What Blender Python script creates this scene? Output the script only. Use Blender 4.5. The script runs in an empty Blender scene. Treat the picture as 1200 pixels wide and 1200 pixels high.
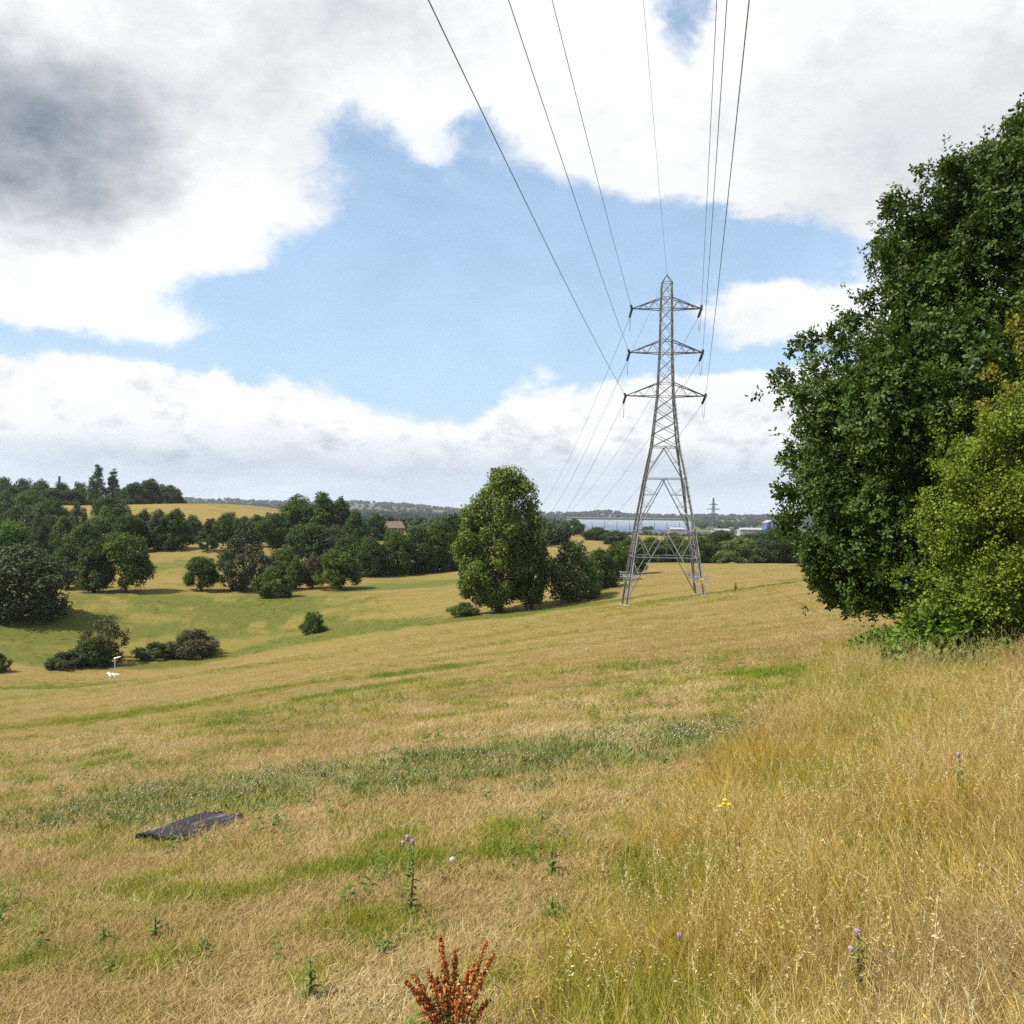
import bpy, math, random
import numpy as np
from mathutils import Vector, Matrix
R = math.radians
SC = bpy.context.scene
COL = SC.collection
random.seed(7)
RNG = np.random.default_rng(11)

# ------------------------------------------------------------------ camera
ROLL = R(0.75)
cam_d = bpy.data.cameras.new('camera')
cam = bpy.data.objects.new('camera', cam_d); COL.objects.link(cam)
cam_d.sensor_fit = 'HORIZONTAL'; cam_d.angle = 2 * math.atan(0.5)
cam_d.clip_start = 0.05; cam_d.clip_end = 40000
cam.matrix_world = Matrix(((math.cos(ROLL), -math.sin(ROLL), 0, 0), (0, 0, -1, 0),
                           (math.sin(ROLL), math.cos(ROLL), 0, 0), (0, 0, 0, 1)))
SC.camera = cam

# ------------------------------------------------------------------ sun, sky, exposure
SUN_EL, SUN_AZ = R(52), R(-104)            # azimuth clockwise from +Y: the sun stands to the left, a little behind
sun_dir = Vector((math.sin(SUN_AZ) * math.cos(SUN_EL), math.cos(SUN_AZ) * math.cos(SUN_EL), math.sin(SUN_EL)))
sl = bpy.data.lights.new('sun', 'SUN'); sl.energy = 5.0; sl.angle = R(0.53); sl.color = (1.0, 0.95, 0.86)
so = bpy.data.objects.new('sun', sl); COL.objects.link(so)
so.rotation_euler = (-sun_dir).to_track_quat('-Z', 'Y').to_euler()
SC.view_settings.view_transform = 'Standard'; SC.view_settings.look = 'None'
SC.view_settings.exposure = 0.76; SC.view_settings.gamma = 1; SC.view_settings.use_curve_mapping = False
SC.render.engine = 'CYCLES'
cy = SC.cycles
cy.max_bounces = 6; cy.diffuse_bounces = 3; cy.glossy_bounces = 2; cy.transmission_bounces = 3; cy.volume_bounces = 0
cy.use_denoising = False
cy.caustics_reflective = False; cy.caustics_refractive = False


class E:
    """small expression helper over math nodes"""
    nt = None
    def __init__(s, sock): s.s = sock
    @staticmethod
    def op(o, *a, clamp=False):
        n = E.nt.nodes.new('ShaderNodeMath'); n.operation = o; n.use_clamp = clamp
        for i, v in enumerate(a):
            if isinstance(v, E): E.nt.links.new(v.s, n.inputs[i])
            else: n.inputs[i].default_value = v
        return E(n.outputs[0])
    def __add__(s, o): return E.op('ADD', s, o)
    __radd__ = __add__
    def __sub__(s, o): return E.op('SUBTRACT', s, o)
    def __rsub__(s, o): return E.op('SUBTRACT', o, s)
    def __mul__(s, o): return E.op('MULTIPLY', s, o)
    __rmul__ = __mul__
    def __truediv__(s, o): return E.op('DIVIDE', s, o)


def nd(nt, t, **kw):
    n = nt.nodes.new(t)
    for k, v in kw.items():
        if k in n.inputs.keys() and not hasattr(n, k): n.inputs[k].default_value = v
        else: setattr(n, k, v)
    return n


def smooth(x, a, b):
    n = E.nt.nodes.new('ShaderNodeMapRange'); n.interpolation_type = 'SMOOTHSTEP'
    E.nt.links.new(x.s, n.inputs[0])
    n.inputs[1].default_value = a; n.inputs[2].default_value = b
    n.inputs[3].default_value = 0; n.inputs[4].default_value = 1
    return E(n.outputs[0])


def mixc(f, a, b):
    n = E.nt.nodes.new('ShaderNodeMix'); n.data_type = 'RGBA'
    for v, k in ((f, 0), (a, 6), (b, 7)):
        if isinstance(v, E): E.nt.links.new(v.s, n.inputs[k])
        elif isinstance(v, (int, float)): n.inputs[k].default_value = v
        else: n.inputs[k].default_value = (*v, 1)
    return E(n.outputs[2])


def unroll(px, py):
    u, v = (px - 600) / 1200, (py - 600) / 1200
    return (u * math.cos(ROLL) + v * math.sin(ROLL), -u * math.sin(ROLL) + v * math.cos(ROLL))


def build_world():
    w = bpy.data.worlds.new('World'); SC.world = w; w.use_nodes = True
    nt = w.node_tree; nt.nodes.clear(); E.nt = nt; L = nt.links
    out = nt.nodes.new('ShaderNodeOutputWorld'); bg = nt.nodes.new('ShaderNodeBackground')
    L.new(bg.outputs[0], out.inputs[0])
    sky = nt.nodes.new('ShaderNodeTexSky'); sky.sky_type = 'NISHITA'; sky.sun_disc = False
    sky.sun_elevation = SUN_EL; sky.sun_rotation = SUN_AZ; sky.air_density = 1.0; sky.dust_density = 1.0; sky.ozone_density = 1.4
    tc = nt.nodes.new('ShaderNodeTexCoord')
    nrm = nt.nodes.new('ShaderNodeVectorMath'); nrm.operation = 'NORMALIZE'; L.new(tc.outputs['Generated'], nrm.inputs[0])
    sep = nt.nodes.new('ShaderNodeSeparateXYZ'); L.new(nrm.outputs[0], sep.inputs[0])
    x, y, z = (E(sep.outputs[i]) for i in range(3))
    az = E.op('ARCTAN2', x, y); el = E.op('ARCSINE', z)
    zz = E.op('MAXIMUM', z, 0.0) + 0.22
    comb = nt.nodes.new('ShaderNodeCombineXYZ')
    L.new((x / zz).s, comb.inputs[0]); L.new((y / zz).s, comb.inputs[1]); L.new((z * 1.3).s, comb.inputs[2])

    def noise(scale, det, rough, dist=0.0, off=0.0, vec=None, lac=2.0, rgb=False):
        n = nt.nodes.new('ShaderNodeTexNoise'); n.noise_dimensions = '4D'
        n.inputs['W'].default_value = off; n.inputs['Scale'].default_value = scale; n.inputs['Detail'].default_value = det
        n.inputs['Roughness'].default_value = rough; n.inputs['Distortion'].default_value = dist
        n.inputs['Lacunarity'].default_value = lac
        L.new((vec or comb).outputs[0], n.inputs['Vector'])
        if rgb:
            sp = nt.nodes.new('ShaderNodeSeparateColor'); L.new(n.outputs['Color'], sp.inputs[0]); return [E(sp.outputs[i]) - 0.5 for i in range(3)]
        return E(n.outputs[0]) - 0.5
    ang = nt.nodes.new('ShaderNodeCombineXYZ')            # angular coordinates, flattened: clouds are wider than tall
    L.new(az.s, ang.inputs[0]); L.new((el * 1.6).s, ang.inputs[1])
    n_big = noise(1.5, 7, 0.56, 0.25, 3.1)
    l1, l2, l3 = noise(3.6, 5, 0.55, 0.0, 5.3, vec=ang, rgb=True)
    d1, d2, d3 = noise(10.0, 10, 0.60, 0.0, 9.4, vec=ang, rgb=True)
    n_puff = noise(24.0, 8, 0.62, 0.35, 2.2, vec=ang)
    wisp = noise(5.0, 9, 0.62, 0.9, 7.7, vec=ang)
    # wobble so that the placed cloud masses keep ragged outlines
    waz = az + l1 * 0.12 + d1 * 0.14
    wel = el + l2 * 0.06 + d2 * 0.10

    def blob(px, py, rx, ry, sh=1.0, rot=0.0):
        u, v = unroll(px, py)
        a0 = math.atan(u); e0 = math.atan2(-v, math.sqrt(1 + u * u))
        c, s = math.cos(R(rot)), math.sin(R(rot))
        dx = (waz - a0); dy = (wel - e0)
        p = (dx * c + dy * s) * (1200 / rx); q = (dy * c - dx * s) * (1200 / ry)
        r2 = p * p + q * q
        if sh != 1.0: r2 = E.op('POWER', r2, sh)
        return E.op('EXPONENT', r2 * -1.0)
    cov = n_big * 0.5 + wisp * 1.1 + d3 * 0.9 + n_puff * 0.55 + 0.20
    clouds = [(190, 235, 250, 150, 0.80, 1.3), (60, 60, 420, 150, .7, 1), (420, 40, 330, 90, .7, 1), (640, 100, 190, 110, .36, 1),
              (745, 130, 130, 90, .62, 1), (1010, 130, 250, 160, .85, 1), (1180, 120, 260, 220, .7, 1),
              (190, 512, 400, 60, 1.05, 2), (740, 498, 210, 66, .9, 2), (950, 505, 200, 70, .6, 1.5), (905, 372, 110, 36, .85, 1), (892, 240, 32, 17, .5, 1),
              (-200, 300, 300, 300, .5, 1), (1500, 200, 300, 300, .5, 1), (500, 165, 28, 24, .4, 1)]
    for px, py, rx, ry, wgt, sh in clouds: cov = cov + blob(px, py, rx, ry, sh) * wgt
    holes = [(490, 300, 190, 150, 1.2, 1.2), (640, 310, 220, 110, .8, 1), (430, 375, 230, 42, .7, 1), (890, 290, 160, 60, .85, 1), (640, 180, 90, 40, .25, 1),
             (760, 330, 80, 90, .7, 1), (803, 60, 46, 80, 1.3, 1), (712, 85, 34, 30, .8, 1), (690, 40, 50, 40, .5, 1), (560, 130, 60, 36, .5, 1), (390, 160, 70, 40, .6, 1), (255, 30, 26, 24, .5, 1),
             (110, 410, 240, 20, .8, 1), (340, 370, 150, 60, .45, 1), (1000, 310, 90, 50, .7, 1), (900, 418, 170, 22, .9, 1), (560, 455, 26, 30, .6, 1), (640, 395, 160, 40, .5, 1)]
    for px, py, rx, ry, wgt, sh in holes: cov = cov - blob(px, py, rx, ry, sh) * wgt
    dens = smooth(cov, -0.05, 0.62)
    # grey, thick parts of the clouds: shaded from below, broken up by finer billows
    billow = n_puff * 1.1 + d3 * 0.6 + wisp * 0.4
    dark = 0.02 + E.op('MAXIMUM', l3 * 0.45 + billow * 0.30, -0.05) + smooth(cov, 0.9, 1.9) * 0.10
    dark = dark + blob(420, 500, 900, 62, 2) * E.op('MAXIMUM', n_puff * 1.5 + d3 * 0.8 - 0.02, 0.0)
    for px, py, rx, ry, wgt, sh, rot in [(38, 165, 160, 98, .56, 2.6, 0), (60, 190, 130, 60, .12, 1.5, 0), (290, 120, 150, 75, .20, 1, -25), (450, 12, 130, 50, .30, 1, 0),
                                    (1090, 150, 220, 105, .26, 1, 0), (1000, 235, 120, 50, .14, 1, 0), (180, 548, 420, 26, .44, 1.2, 0), (420, 545, 180, 30, .20, 1, 0),
                                    (820, 555, 260, 30, .40, 1.2, 0), (830, 478, 80, 22, .14, 1, 0), (300, 505, 220, 14, .14, 1, 0), (905, 385, 100, 18, .10, 1, 0)]:
        dark = dark + blob(px, py, rx, ry, sh, rot) * wgt * (billow * 0.28 + 1.0)
    dark = E.op('MINIMUM', E.op('MAXIMUM', dark, 0.0), 1.0)
    col = mixc(dark, (1.0, 1.0, 1.0), (0.145, 0.185, 0.245))
    scl = nt.nodes.new('ShaderNodeVectorMath'); scl.operation = 'SCALE'; L.new(col.s, scl.inputs[0]); scl.inputs['Scale'].default_value = 8.0
    # thin veil over the blue, thicker towards the horizon
    veil = smooth(el, 0.36, 0.02) * 0.36 + 0.40 + wisp * 0.75
    veil = E.op('MINIMUM', E.op('MAXIMUM', veil, 0.0), 1.0)
    base = mixc(veil, E(sky.outputs[0]), (4.4, 6.1, 8.4))
    st = nt.nodes.new('ShaderNodeCombineXYZ')             # far decks seen edge on: long thin streaks
    L.new((az * 1.2).s, st.inputs[0]); L.new((el * 11.0).s, st.inputs[1])
    streak = noise(3.2, 7, 0.58, 0.3, 4.4, vec=st)
    hz = smooth(el, 0.080, 0.0)
    dens2 = dens * (1.0 - hz * 0.35)
    fin = mixc(dens2, base, E(scl.outputs[0]))
    low = mixc(smooth(streak, -0.10, 0.14), (4.6, 5.3, 6.2), (6.3, 6.8, 7.4))
    fin = mixc(hz * 0.85, fin, low)
    L.new(fin.s, bg.inputs[0]); bg.inputs[1].default_value = 0.081
    w.cycles.sampling_method = 'MANUAL'; w.cycles.sample_map_resolution = 512
build_world()

# ------------------------------------------------------------------ naming helpers
def link(o): COL.objects.link(o); return o


def tag(o, label=None, cat=None, group=None, kind=None):
    if label: o['label'] = label
    if cat: o['category'] = cat
    if group: o['group'] = group
    if kind: o['kind'] = kind
    return o


def empty(name, loc=(0, 0, 0), rz=0.0):
    o = bpy.data.objects.new(name, None); link(o); o.location = loc; o.rotation_euler = (0, 0, rz); o.empty_display_size = 0.2
    return o


def mesh_np(name, verts, faces, mats=(), attrs=None, smooth_=False):
    """faces: list of int arrays (n,k)"""
    me = bpy.data.meshes.new(name)
    verts = np.asarray(verts, np.float32).reshape(-1, 3)
    fl = [np.asarray(f, np.int32) for f in faces if len(f)]
    me.vertices.add(len(verts)); me.vertices.foreach_set('co', verts.ravel())
    loops = np.concatenate([f.ravel() for f in fl]); tot = np.concatenate([np.full(len(f), f.shape[1], np.int32) for f in fl])
    me.loops.add(len(loops)); me.loops.foreach_set('vertex_index', loops)
    me.polygons.add(len(tot)); st = np.concatenate([[0], np.cumsum(tot)[:-1]]).astype(np.int32)
    me.polygons.foreach_set('loop_start', st); me.polygons.foreach_set('loop_total', tot)
    me.polygons.foreach_set('use_smooth', np.full(len(tot), bool(smooth_) or 'rnd' in (attrs or {})))
    me.update(calc_edges=True)
    for k, v in (attrs or {}).items():
        v = np.asarray(v, np.float32)
        if v.ndim == 1:
            a = me.attributes.new(k, 'FLOAT', 'POINT'); a.data.foreach_set('value', v)
        else:
            a = me.attributes.new(k, 'FLOAT_VECTOR', 'POINT'); a.data.foreach_set('vector', v.ravel())
    for m in mats: me.materials.append(m)
    return me


def obj(name, me, parent=None, loc=None):
    o = bpy.data.objects.new(name, me); link(o)
    if parent: o.parent = parent
    if loc is not None: o.location = loc
    return o


class MB:
    """collects shapes for one mesh"""
    def __init__(s): s.v = []; s.f3 = []; s.f4 = []; s.n = 0
    def add(s, v, f4=(), f3=()):
        v = np.asarray(v, float).reshape(-1, 3)
        s.v.append(v)
        if len(f4): s.f4.append(np.asarray(f4, int) + s.n)
        if len(f3): s.f3.append(np.asarray(f3, int) + s.n)
        s.n += len(v)
    def box(s, c, d, rz=0.0):
        x, y, z = (k / 2 for k in d)
        v = np.array([(-x, -y, -z), (x, -y, -z), (x, y, -z), (-x, y, -z), (-x, -y, z), (x, -y, z), (x, y, z), (-x, y, z)])
        if rz:
            c_, s_ = math.cos(rz), math.sin(rz); v = v @ np.array([[c_, s_, 0], [-s_, c_, 0], [0, 0, 1]])
        s.add(v + np.array(c), [(0, 3, 2, 1), (4, 5, 6, 7), (0, 1, 5, 4), (1, 2, 6, 5), (2, 3, 7, 6), (3, 0, 4, 7)])
    def tube(s, pts, rad, k=6, cap=True):
        pts = np.asarray(pts, float); n = len(pts); rad = np.broadcast_to(rad, n)
        t = np.gradient(pts, axis=0); t /= np.linalg.norm(t, axis=1)[:, None] + 1e-9
        ref = np.array([0, 0, 1.0]) if abs(t[0, 2]) < 0.9 else np.array([1.0, 0, 0])
        a = np.cross(t, ref); a /= np.linalg.norm(a, axis=1)[:, None] + 1e-9; b = np.cross(t, a)
        th = np.arange(k) * 2 * math.pi / k
        v = pts[:, None] + rad[:, None, None] * (a[:, None] * np.cos(th)[None, :, None] + b[:, None] * np.sin(th)[None, :, None])
        f = [(i * k + j, i * k + (j + 1) % k, (i + 1) * k + (j + 1) % k, (i + 1) * k + j) for i in range(n - 1) for j in range(k)]
        f3 = []
        vv = v.reshape(-1, 3)
        if cap:
            vv = np.vstack([vv, pts[0], pts[-1]])
            f3 = [(n * k, (j + 1) % k, j) for j in range(k)] + [(n * k + 1, (n - 1) * k + j, (n - 1) * k + (j + 1) % k) for j in range(k)]
        s.add(vv, f, f3)
    def mesh(s, name, mat, smooth_=False, attrs=None):
        fs = []
        if s.f4: fs.append(np.vstack(s.f4))
        if s.f3: fs.append(np.vstack(s.f3))
        return mesh_np(name, np.vstack(s.v), fs, [mat] if mat else [], attrs, smooth_)
    def build(s, name, mat, parent=None, smooth_=False): return obj(name, s.mesh(name, mat, smooth_), parent)


def copy_tree(o, parent=None):
    c = o.copy(); link(c); c.parent = parent
    for ch in o.children: copy_tree(ch, c)
    return c

# ------------------------------------------------------------------ materials
def material(name):
    m = bpy.data.materials.new(name); m.use_nodes = True; nt = m.node_tree; E.nt = nt
    p = nt.nodes['Principled BSDF']; return m, nt, p


def tex_noise(nt, scale, det=4, rough=.55, vec=None, coord='Object'):
    n = nt.nodes.new('ShaderNodeTexNoise'); n.inputs['Scale'].default_value = scale; n.inputs['Detail'].default_value = det; n.inputs['Roughness'].default_value = rough
    if vec is None:
        tc = nt.nodes.new('ShaderNodeTexCoord'); vec = tc.outputs[coord]
    nt.links.new(vec, n.inputs['Vector']); return E(n.outputs[0])


def plain(name, c1, c2=None, rough=.6, scale=5.0, metal=0.0, spec=.5, bump=0.0):
    m, nt, p = material(name); c2 = c2 or tuple(k * .7 for k in c1)
    n = tex_noise(nt, scale, 5, .6)
    c = mixc(smooth(n, .35, .68), c1, c2); nt.links.new(c.s, p.inputs['Base Color'])
    p.inputs['Roughness'].default_value = rough; p.inputs['Metallic'].default_value = metal; p.inputs['Specular IOR Level'].default_value = spec
    if bump:
        b = nt.nodes.new('ShaderNodeBump'); b.inputs['Strength'].default_value = bump; b.inputs['Distance'].default_value = .02
        nt.links.new(n.s, b.inputs['Height']); nt.links.new(b.outputs[0], p.inputs['Normal'])
    return m


def leafmat(name, a, b, c=None, trans=.28, rough=.55, spec=.16, inst=False):
    """leaf colour varies leaf to leaf through attribute rnd; some light passes through"""
    m, nt, p = material(name)
    at = nt.nodes.new('ShaderNodeAttribute'); at.attribute_name = 'rnd'
    r = E(at.outputs['Fac'])
    if inst:
        ai = nt.nodes.new('ShaderNodeAttribute'); ai.attribute_name = 'tint'; ai.attribute_type = 'INSTANCER'
        r = r * .5 + E(ai.outputs['Fac']) * .5
    col = mixc(r, a, b)
    if c: col = mixc(smooth(r, .72, .98), col, c)
    nt.links.new(col.s, p.inputs['Base Color'])
    p.inputs['Roughness'].default_value = rough; p.inputs['Specular IOR Level'].default_value = spec
    if trans:
        t = nt.nodes.new('ShaderNodeBsdfTranslucent')
        tcol = mixc(.5, col, (.10, .14, .01)); nt.links.new(tcol.s, t.inputs[0])
        mx = nt.nodes.new('ShaderNodeMixShader'); mx.inputs[0].default_value = trans
        nt.links.new(p.outputs[0], mx.inputs[1]); nt.links.new(t.outputs[0], mx.inputs[2])
        nt.links.new(mx.outputs[0], nt.nodes['Material Output'].inputs[0])
    return m

M = {}
M['bark'] = plain('bark', (.10, .08, .06), (.05, .04, .032), .9, 6, bump=.5)
M['steel'] = plain('galvanised_steel', (.27, .27, .27), (.17, .17, .175), .6, .8, metal=.25)
M['dark_steel'] = plain('weathered_steel', (.13, .13, .135), (.08, .08, .085), .6, 1.5, metal=.2)
M['insulator'] = plain('brown_porcelain', (.025, .018, .016), (.015, .012, .012), .25, 8)
M['wire'] = plain('aluminium_wire', (.16, .16, .165), (.11, .11, .115), .55, 4, metal=.5)
M['concrete'] = plain('concrete', (.50, .49, .46), (.36, .35, .33), .9, 5, bump=.3)
M['yellow_sign'] = plain('yellow_sign', (.75, .55, .05), (.68, .5, .05), .5, 3)
M['white_fur'] = plain('white_fur', (.85, .78, .62), (.78, .68, .5), .9, 20)
M['post'] = plain('grey_post', (.42, .42, .42), (.30, .30, .30), .7, 6)
M['white_paint'] = plain('white_paint', (.85, .85, .86), (.75, .75, .76), .5, 2)
G_DARK = leafmat('dark_leaves', (.024, .044, .006), (.054, .086, .011), trans=.2)  # dark green, kept low partly to stand in for cloud shade on left trees
G_MID = leafmat('mid_leaves', (.038, .064, .007), (.085, .122, .014), trans=.22)
G_BRIGHT = leafmat('bright_leaves', (.050, .105, .014), (.095, .165, .028), trans=.28)
G_GREY = leafmat('grey_leaves', (.038, .050, .018), (.072, .085, .034), trans=.18)
G_BROWN = leafmat('brown_leaves', (.060, .056, .022), (.105, .092, .036), trans=.18)
G_LIGHT = leafmat('light_leaves', (.062, .098, .018), (.150, .190, .050), (.24, .26, .09), trans=.28)
G_POP = leafmat('poplar_leaves', (.050, .085, .010), (.135, .180, .022), (.25, .28, .06), trans=.30)
LM = dict(dark=G_DARK, mid=G_MID, bright=G_BRIGHT, grey=G_GREY, brown=G_BROWN, light=G_LIGHT, pop=G_POP)

# ------------------------------------------------------------------ noise in numpy (for world-placed patches)
_P = np.random.default_rng(5).random((256, 256))
def vnoise(x, y):
    xi = np.floor(x).astype(int); yi = np.floor(y).astype(int); fx = x - xi; fy = y - yi
    fx = fx * fx * (3 - 2 * fx); fy = fy * fy * (3 - 2 * fy)
    a = _P[xi % 256, yi % 256]; b = _P[(xi + 1) % 256, yi % 256]; c = _P[xi % 256, (yi + 1) % 256]; d = _P[(xi + 1) % 256, (yi + 1) % 256]
    return (a * (1 - fx) + b * fx) * (1 - fy) + (c * (1 - fx) + d * fx) * fy
def fbm(x, y, o=4, g=.5):
    t = 0; a = 1; s = 0
    for i in range(o):
        t = t + a * vnoise(x * 2 ** i + 17.3 * i, y * 2 ** i + 5.1 * i); s += a; a *= g
    return t / s

# ------------------------------------------------------------------ terrain
PA, PB = .127, .0925
def ctrl():
    P = []
    for X in (-14, -7, 0, 6, 11):
        for Y in (-14, -4, 4, 11, 20): P.append((X, Y, -1.6 + PA * X - PB * Y))
    for X in (-40, -25, 25, 40):
        for Y in (-30, 0): P.append((X, Y, -1.6 + PA * X - PB * Y))
    for px, py, d in [(900, 690, 62), (930, 661, 168), (850, 662, 168), (780, 667, 160), (1030, 661, 168), (1150, 663, 165), (778, 703, 95), (700, 693, 125), (650, 712, 114),
                      (585, 717, 118), (530, 724, 114), (470, 729, 122), (380, 742, 124), (250, 768, 117), (130, 779, 111), (0, 786, 106), (133, 796, 98), (0, 801, 92), (-140, 800, 100),
                      (600, 760, 40), (600, 800, 21.5), (200, 850, 30), (0, 880, 21), (400, 790, 38), (300, 800, 46), (900, 760, 24), (1100, 720, 30),
                      (20, 725, 126), (140, 693, 150), (300, 698, 150), (400, 691, 160), (330, 702, 146), (480, 674, 190), (540, 672, 188), (430, 681, 176),
                      (200, 646, 212), (250, 641, 218), (0, 660, 215), (-140, 640, 260), (-140, 720, 130), (60, 612, 320), (170, 598, 350), (250, 613, 310), (320, 605, 335),
                      (160, 591.5, 405), (325, 596.5, 420), (0, 592, 420), (-150, 588, 420), (480, 642, 270), (620, 645, 250), (690, 640, 245), (700, 650, 225),
                      (850, 658, 235), (950, 656, 235), (1100, 655, 240), (1250, 655, 240), (460, 626, 340), (600, 628, 400), (750, 634, 380), (900, 636, 380), (1100, 636, 380), (430, 622, 430),
                      (600, 622, 480), (250, 604, 480), (100, 600, 480)]:
        u, v = unroll(px, py); P.append((u * d, d, -v * d))
    return np.array(P)
CP = ctrl()
def _phi(r): return r * r * np.log(r + 1e-6)
def _fit():
    S = 100.0; xy = CP[:, :2] / S; n = len(xy)
    K = _phi(np.linalg.norm(xy[:, None] - xy[None], axis=2)) + np.eye(n) * 2e-4
    Pm = np.c_[np.ones(n), xy]; A = np.block([[K, Pm], [Pm.T, np.zeros((3, 3))]])
    return np.linalg.solve(A, np.r_[CP[:, 2], 0, 0, 0])
WT = _fit()
def sst(x, a, b):
    t = np.clip((x - a) / (b - a), 0, 1); return t * t * (3 - 2 * t)
def H(X, Y):
    X = np.asarray(X, float); Y = np.asarray(Y, float); sh = np.broadcast(X, Y).shape
    X = np.broadcast_to(X, sh).ravel(); Y = np.broadcast_to(Y, sh).ravel()
    out = np.empty(len(X))
    for i in range(0, len(X), 40000):
        q = np.c_[X[i:i + 40000], Y[i:i + 40000]] / 100.0
        r = np.linalg.norm(q[:, None] - CP[None, :, :2] / 100.0, axis=2)
        out[i:i + 40000] = _phi(r) @ WT[:-3] + WT[-3] + q @ WT[-2:]
    # beyond the modelled fields: the wide plain and the ridges behind it
    rr = np.hypot(X, Y)
    far = -22 + 3 * (fbm(X / 400 + 3, Y / 400, 3) - .5) + sst(-X / (rr + 1), -.15, .3) * 20 * sst(rr, 500, 2200)
    az = np.degrees(np.arctan2(X, Y))
    ridge = (24 * np.exp(-((az + 7.5) / 4.0) ** 2) + 20 * np.exp(-((az + 17) / 6) ** 2) + 9 + 13 * np.exp(-((az - 5.2) / 1.1) ** 2) + 9 * sst(az, 6, 20))
    far = far + sst(rr, 2300, 4600) * ridge * (.72 + .55 * fbm(X / 600, Y / 600 + 9, 4))
    out = np.clip(out, -60, 25)
    wgt = sst(rr, 430, 640)
    mid = out * (1 - wgt) + far * wgt
    bk = sst(-Y, 25, 90)                                   # behind the camera: the hill goes on gently
    mid = mid * (1 - bk) + (2.5 + np.clip(X, -200, 200) * .06) * bk
    return (mid + .10 * (fbm(X / 2.3, Y / 2.3, 3) - .5) * sst(rr, 2, 12) + .5 * (fbm(X / 17 + 40, Y / 17, 2) - .5) * sst(rr, 25, 90)).reshape(sh)


def hit(px, py, dmax=700):
    """point of the ground seen at a spot of the photograph (used to measure where things stand)"""
    u, v = unroll(px, py); d = np.geomspace(1.2, dmax, 1500); z = -v * d; h = H(u * d, d)
    k = np.argmax(h >= z)
    if h[k] < z[k]: k = len(d) - 1
    d0 = d[max(k - 1, 0)]; d1 = d[k]
    dd = np.linspace(d0, d1, 12); k = np.argmax(H(u * dd, dd) >= -v * dd); D = dd[k]
    return Vector((u * D, D, float(H(u * D, D))))
def at(px, d): u, v = unroll(px, 600); return Vector((u * d, d, float(H(u * d, d))))
def zat(px, py, d): u, v = unroll(px, py); return -v * d

def seg_mask(X, Y, pts, w):
    best = np.full(X.shape, 1e9)
    for (a, b) in zip(pts[:-1], pts[1:]):
        ax, ay, bx, by = a[0], a[1], b[0], b[1]; L2 = (bx - ax) ** 2 + (by - ay) ** 2 + 1e-9
        t = np.clip(((X - ax) * (bx - ax) + (Y - ay) * (by - ay)) / L2, 0, 1)
        best = np.minimum(best, np.hypot(X - ax - t * (bx - ax), Y - ay - t * (by - ay)))
    return np.exp(-(best / w) ** 2)
GREEN = []          # greener strips of grass that lie in the fields
for pl, w, s in [([(0, 765), (120, 783), (260, 770), (330, 752), (430, 738), (520, 728), (600, 722)], 3.2, .95), ([(0, 728), (110, 726)], 7, .9), ([(0, 752), (200, 742), (330, 735)], 3.5, .55),
                 ([(0, 742), (150, 735), (300, 726), (440, 712)], 6, .26), ([(150, 700), (260, 704), (400, 700)], 5, .30), ([(200, 668), (240, 655)], 8, .35), ([(200, 620), (300, 624)], 12, .35), ([(60, 705), (140, 700)], 5, .5), ([(20, 806), (110, 803)], 2.2, .75), ([(375, 816), (455, 803)], .9, 1.1), ([(480, 789), (545, 781)], .9, .8), ([(200, 705), (330, 708)], 5, .6),
                 ([(420, 690), (520, 682)], 5, .8), ([(700, 714), (760, 706), (830, 697), (930, 682)], 1.7, .85), ([(640, 716), (720, 704)], 4, .7), ([(380, 730), (480, 727)], 3, .6), ([(880, 795), (945, 790)], 1.3, .55),
                 ([(170, 832), (330, 806), (470, 788), (560, 778)], .45, .55), ([(0, 870), (180, 832)], .45, .4), ([(0, 842), (120, 828)], .6, .4), ([(840, 690), (960, 676)], 1.6, .5), ([(560, 800), (840, 770)], 1.2, .3), ([(230, 842), (300, 845)], 1.6, .4)]:
    GREEN.append(([tuple(hit(*p)[:2]) for p in pl], w, s))
THISTLE = [tuple(hit(*p)[:2]) for p in [(185, 943), (280, 930), (420, 912), (560, 895), (700, 880), (860, 862)]]
tdir = hit(470, 788) - hit(180, 832); TA = math.atan2(tdir.y, tdir.x)
def greenness(X, Y):
    c, s = math.cos(TA), math.sin(TA); a = X * c + Y * s; b = -X * s + Y * c
    rr = np.hypot(X, Y)
    g = .27 + .85 * (fbm(a / 26 + 9, b / 7 + 3, 4) - .5) + .75 * (fbm(a / 9, b / 1.6 + 30, 3) - .5) * sst(rr, 12, 30)
    g = g + (.30 * (fbm(X / 1.3 + 7, Y / 1.3, 3) - .55) + 1.75 * (fbm(X / .40 + 17, Y / .26, 3) - .54)) * (1 - sst(rr, 14, 34)) - .16 * (1 - sst(rr, 10, 24))
    for pl, w, s_ in GREEN:
        m = seg_mask(X + 2 * w * (fbm(X / w / 1.3, Y / w / 1.3, 2) - .5), Y, pl, w); g = g + s_ * m * (.45 + 1.1 * fbm(X / 5 + 3, Y / 5, 3)) - .22 * m * (fbm(X / 2 + 3, Y / 1.2, 2) > .58)
    return np.clip(g, 0, 1)
def thistle(X, Y):
    m = 1.15 * seg_mask(X + .8 * (fbm(X / .9, Y / .9, 3) - .5), Y + 1.2 * (fbm(X / 1.2 + 5, Y / 1.2, 3) - .5), THISTLE, 1.2)
    return np.clip(m * 1.05 - .12, 0, 1)
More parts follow.
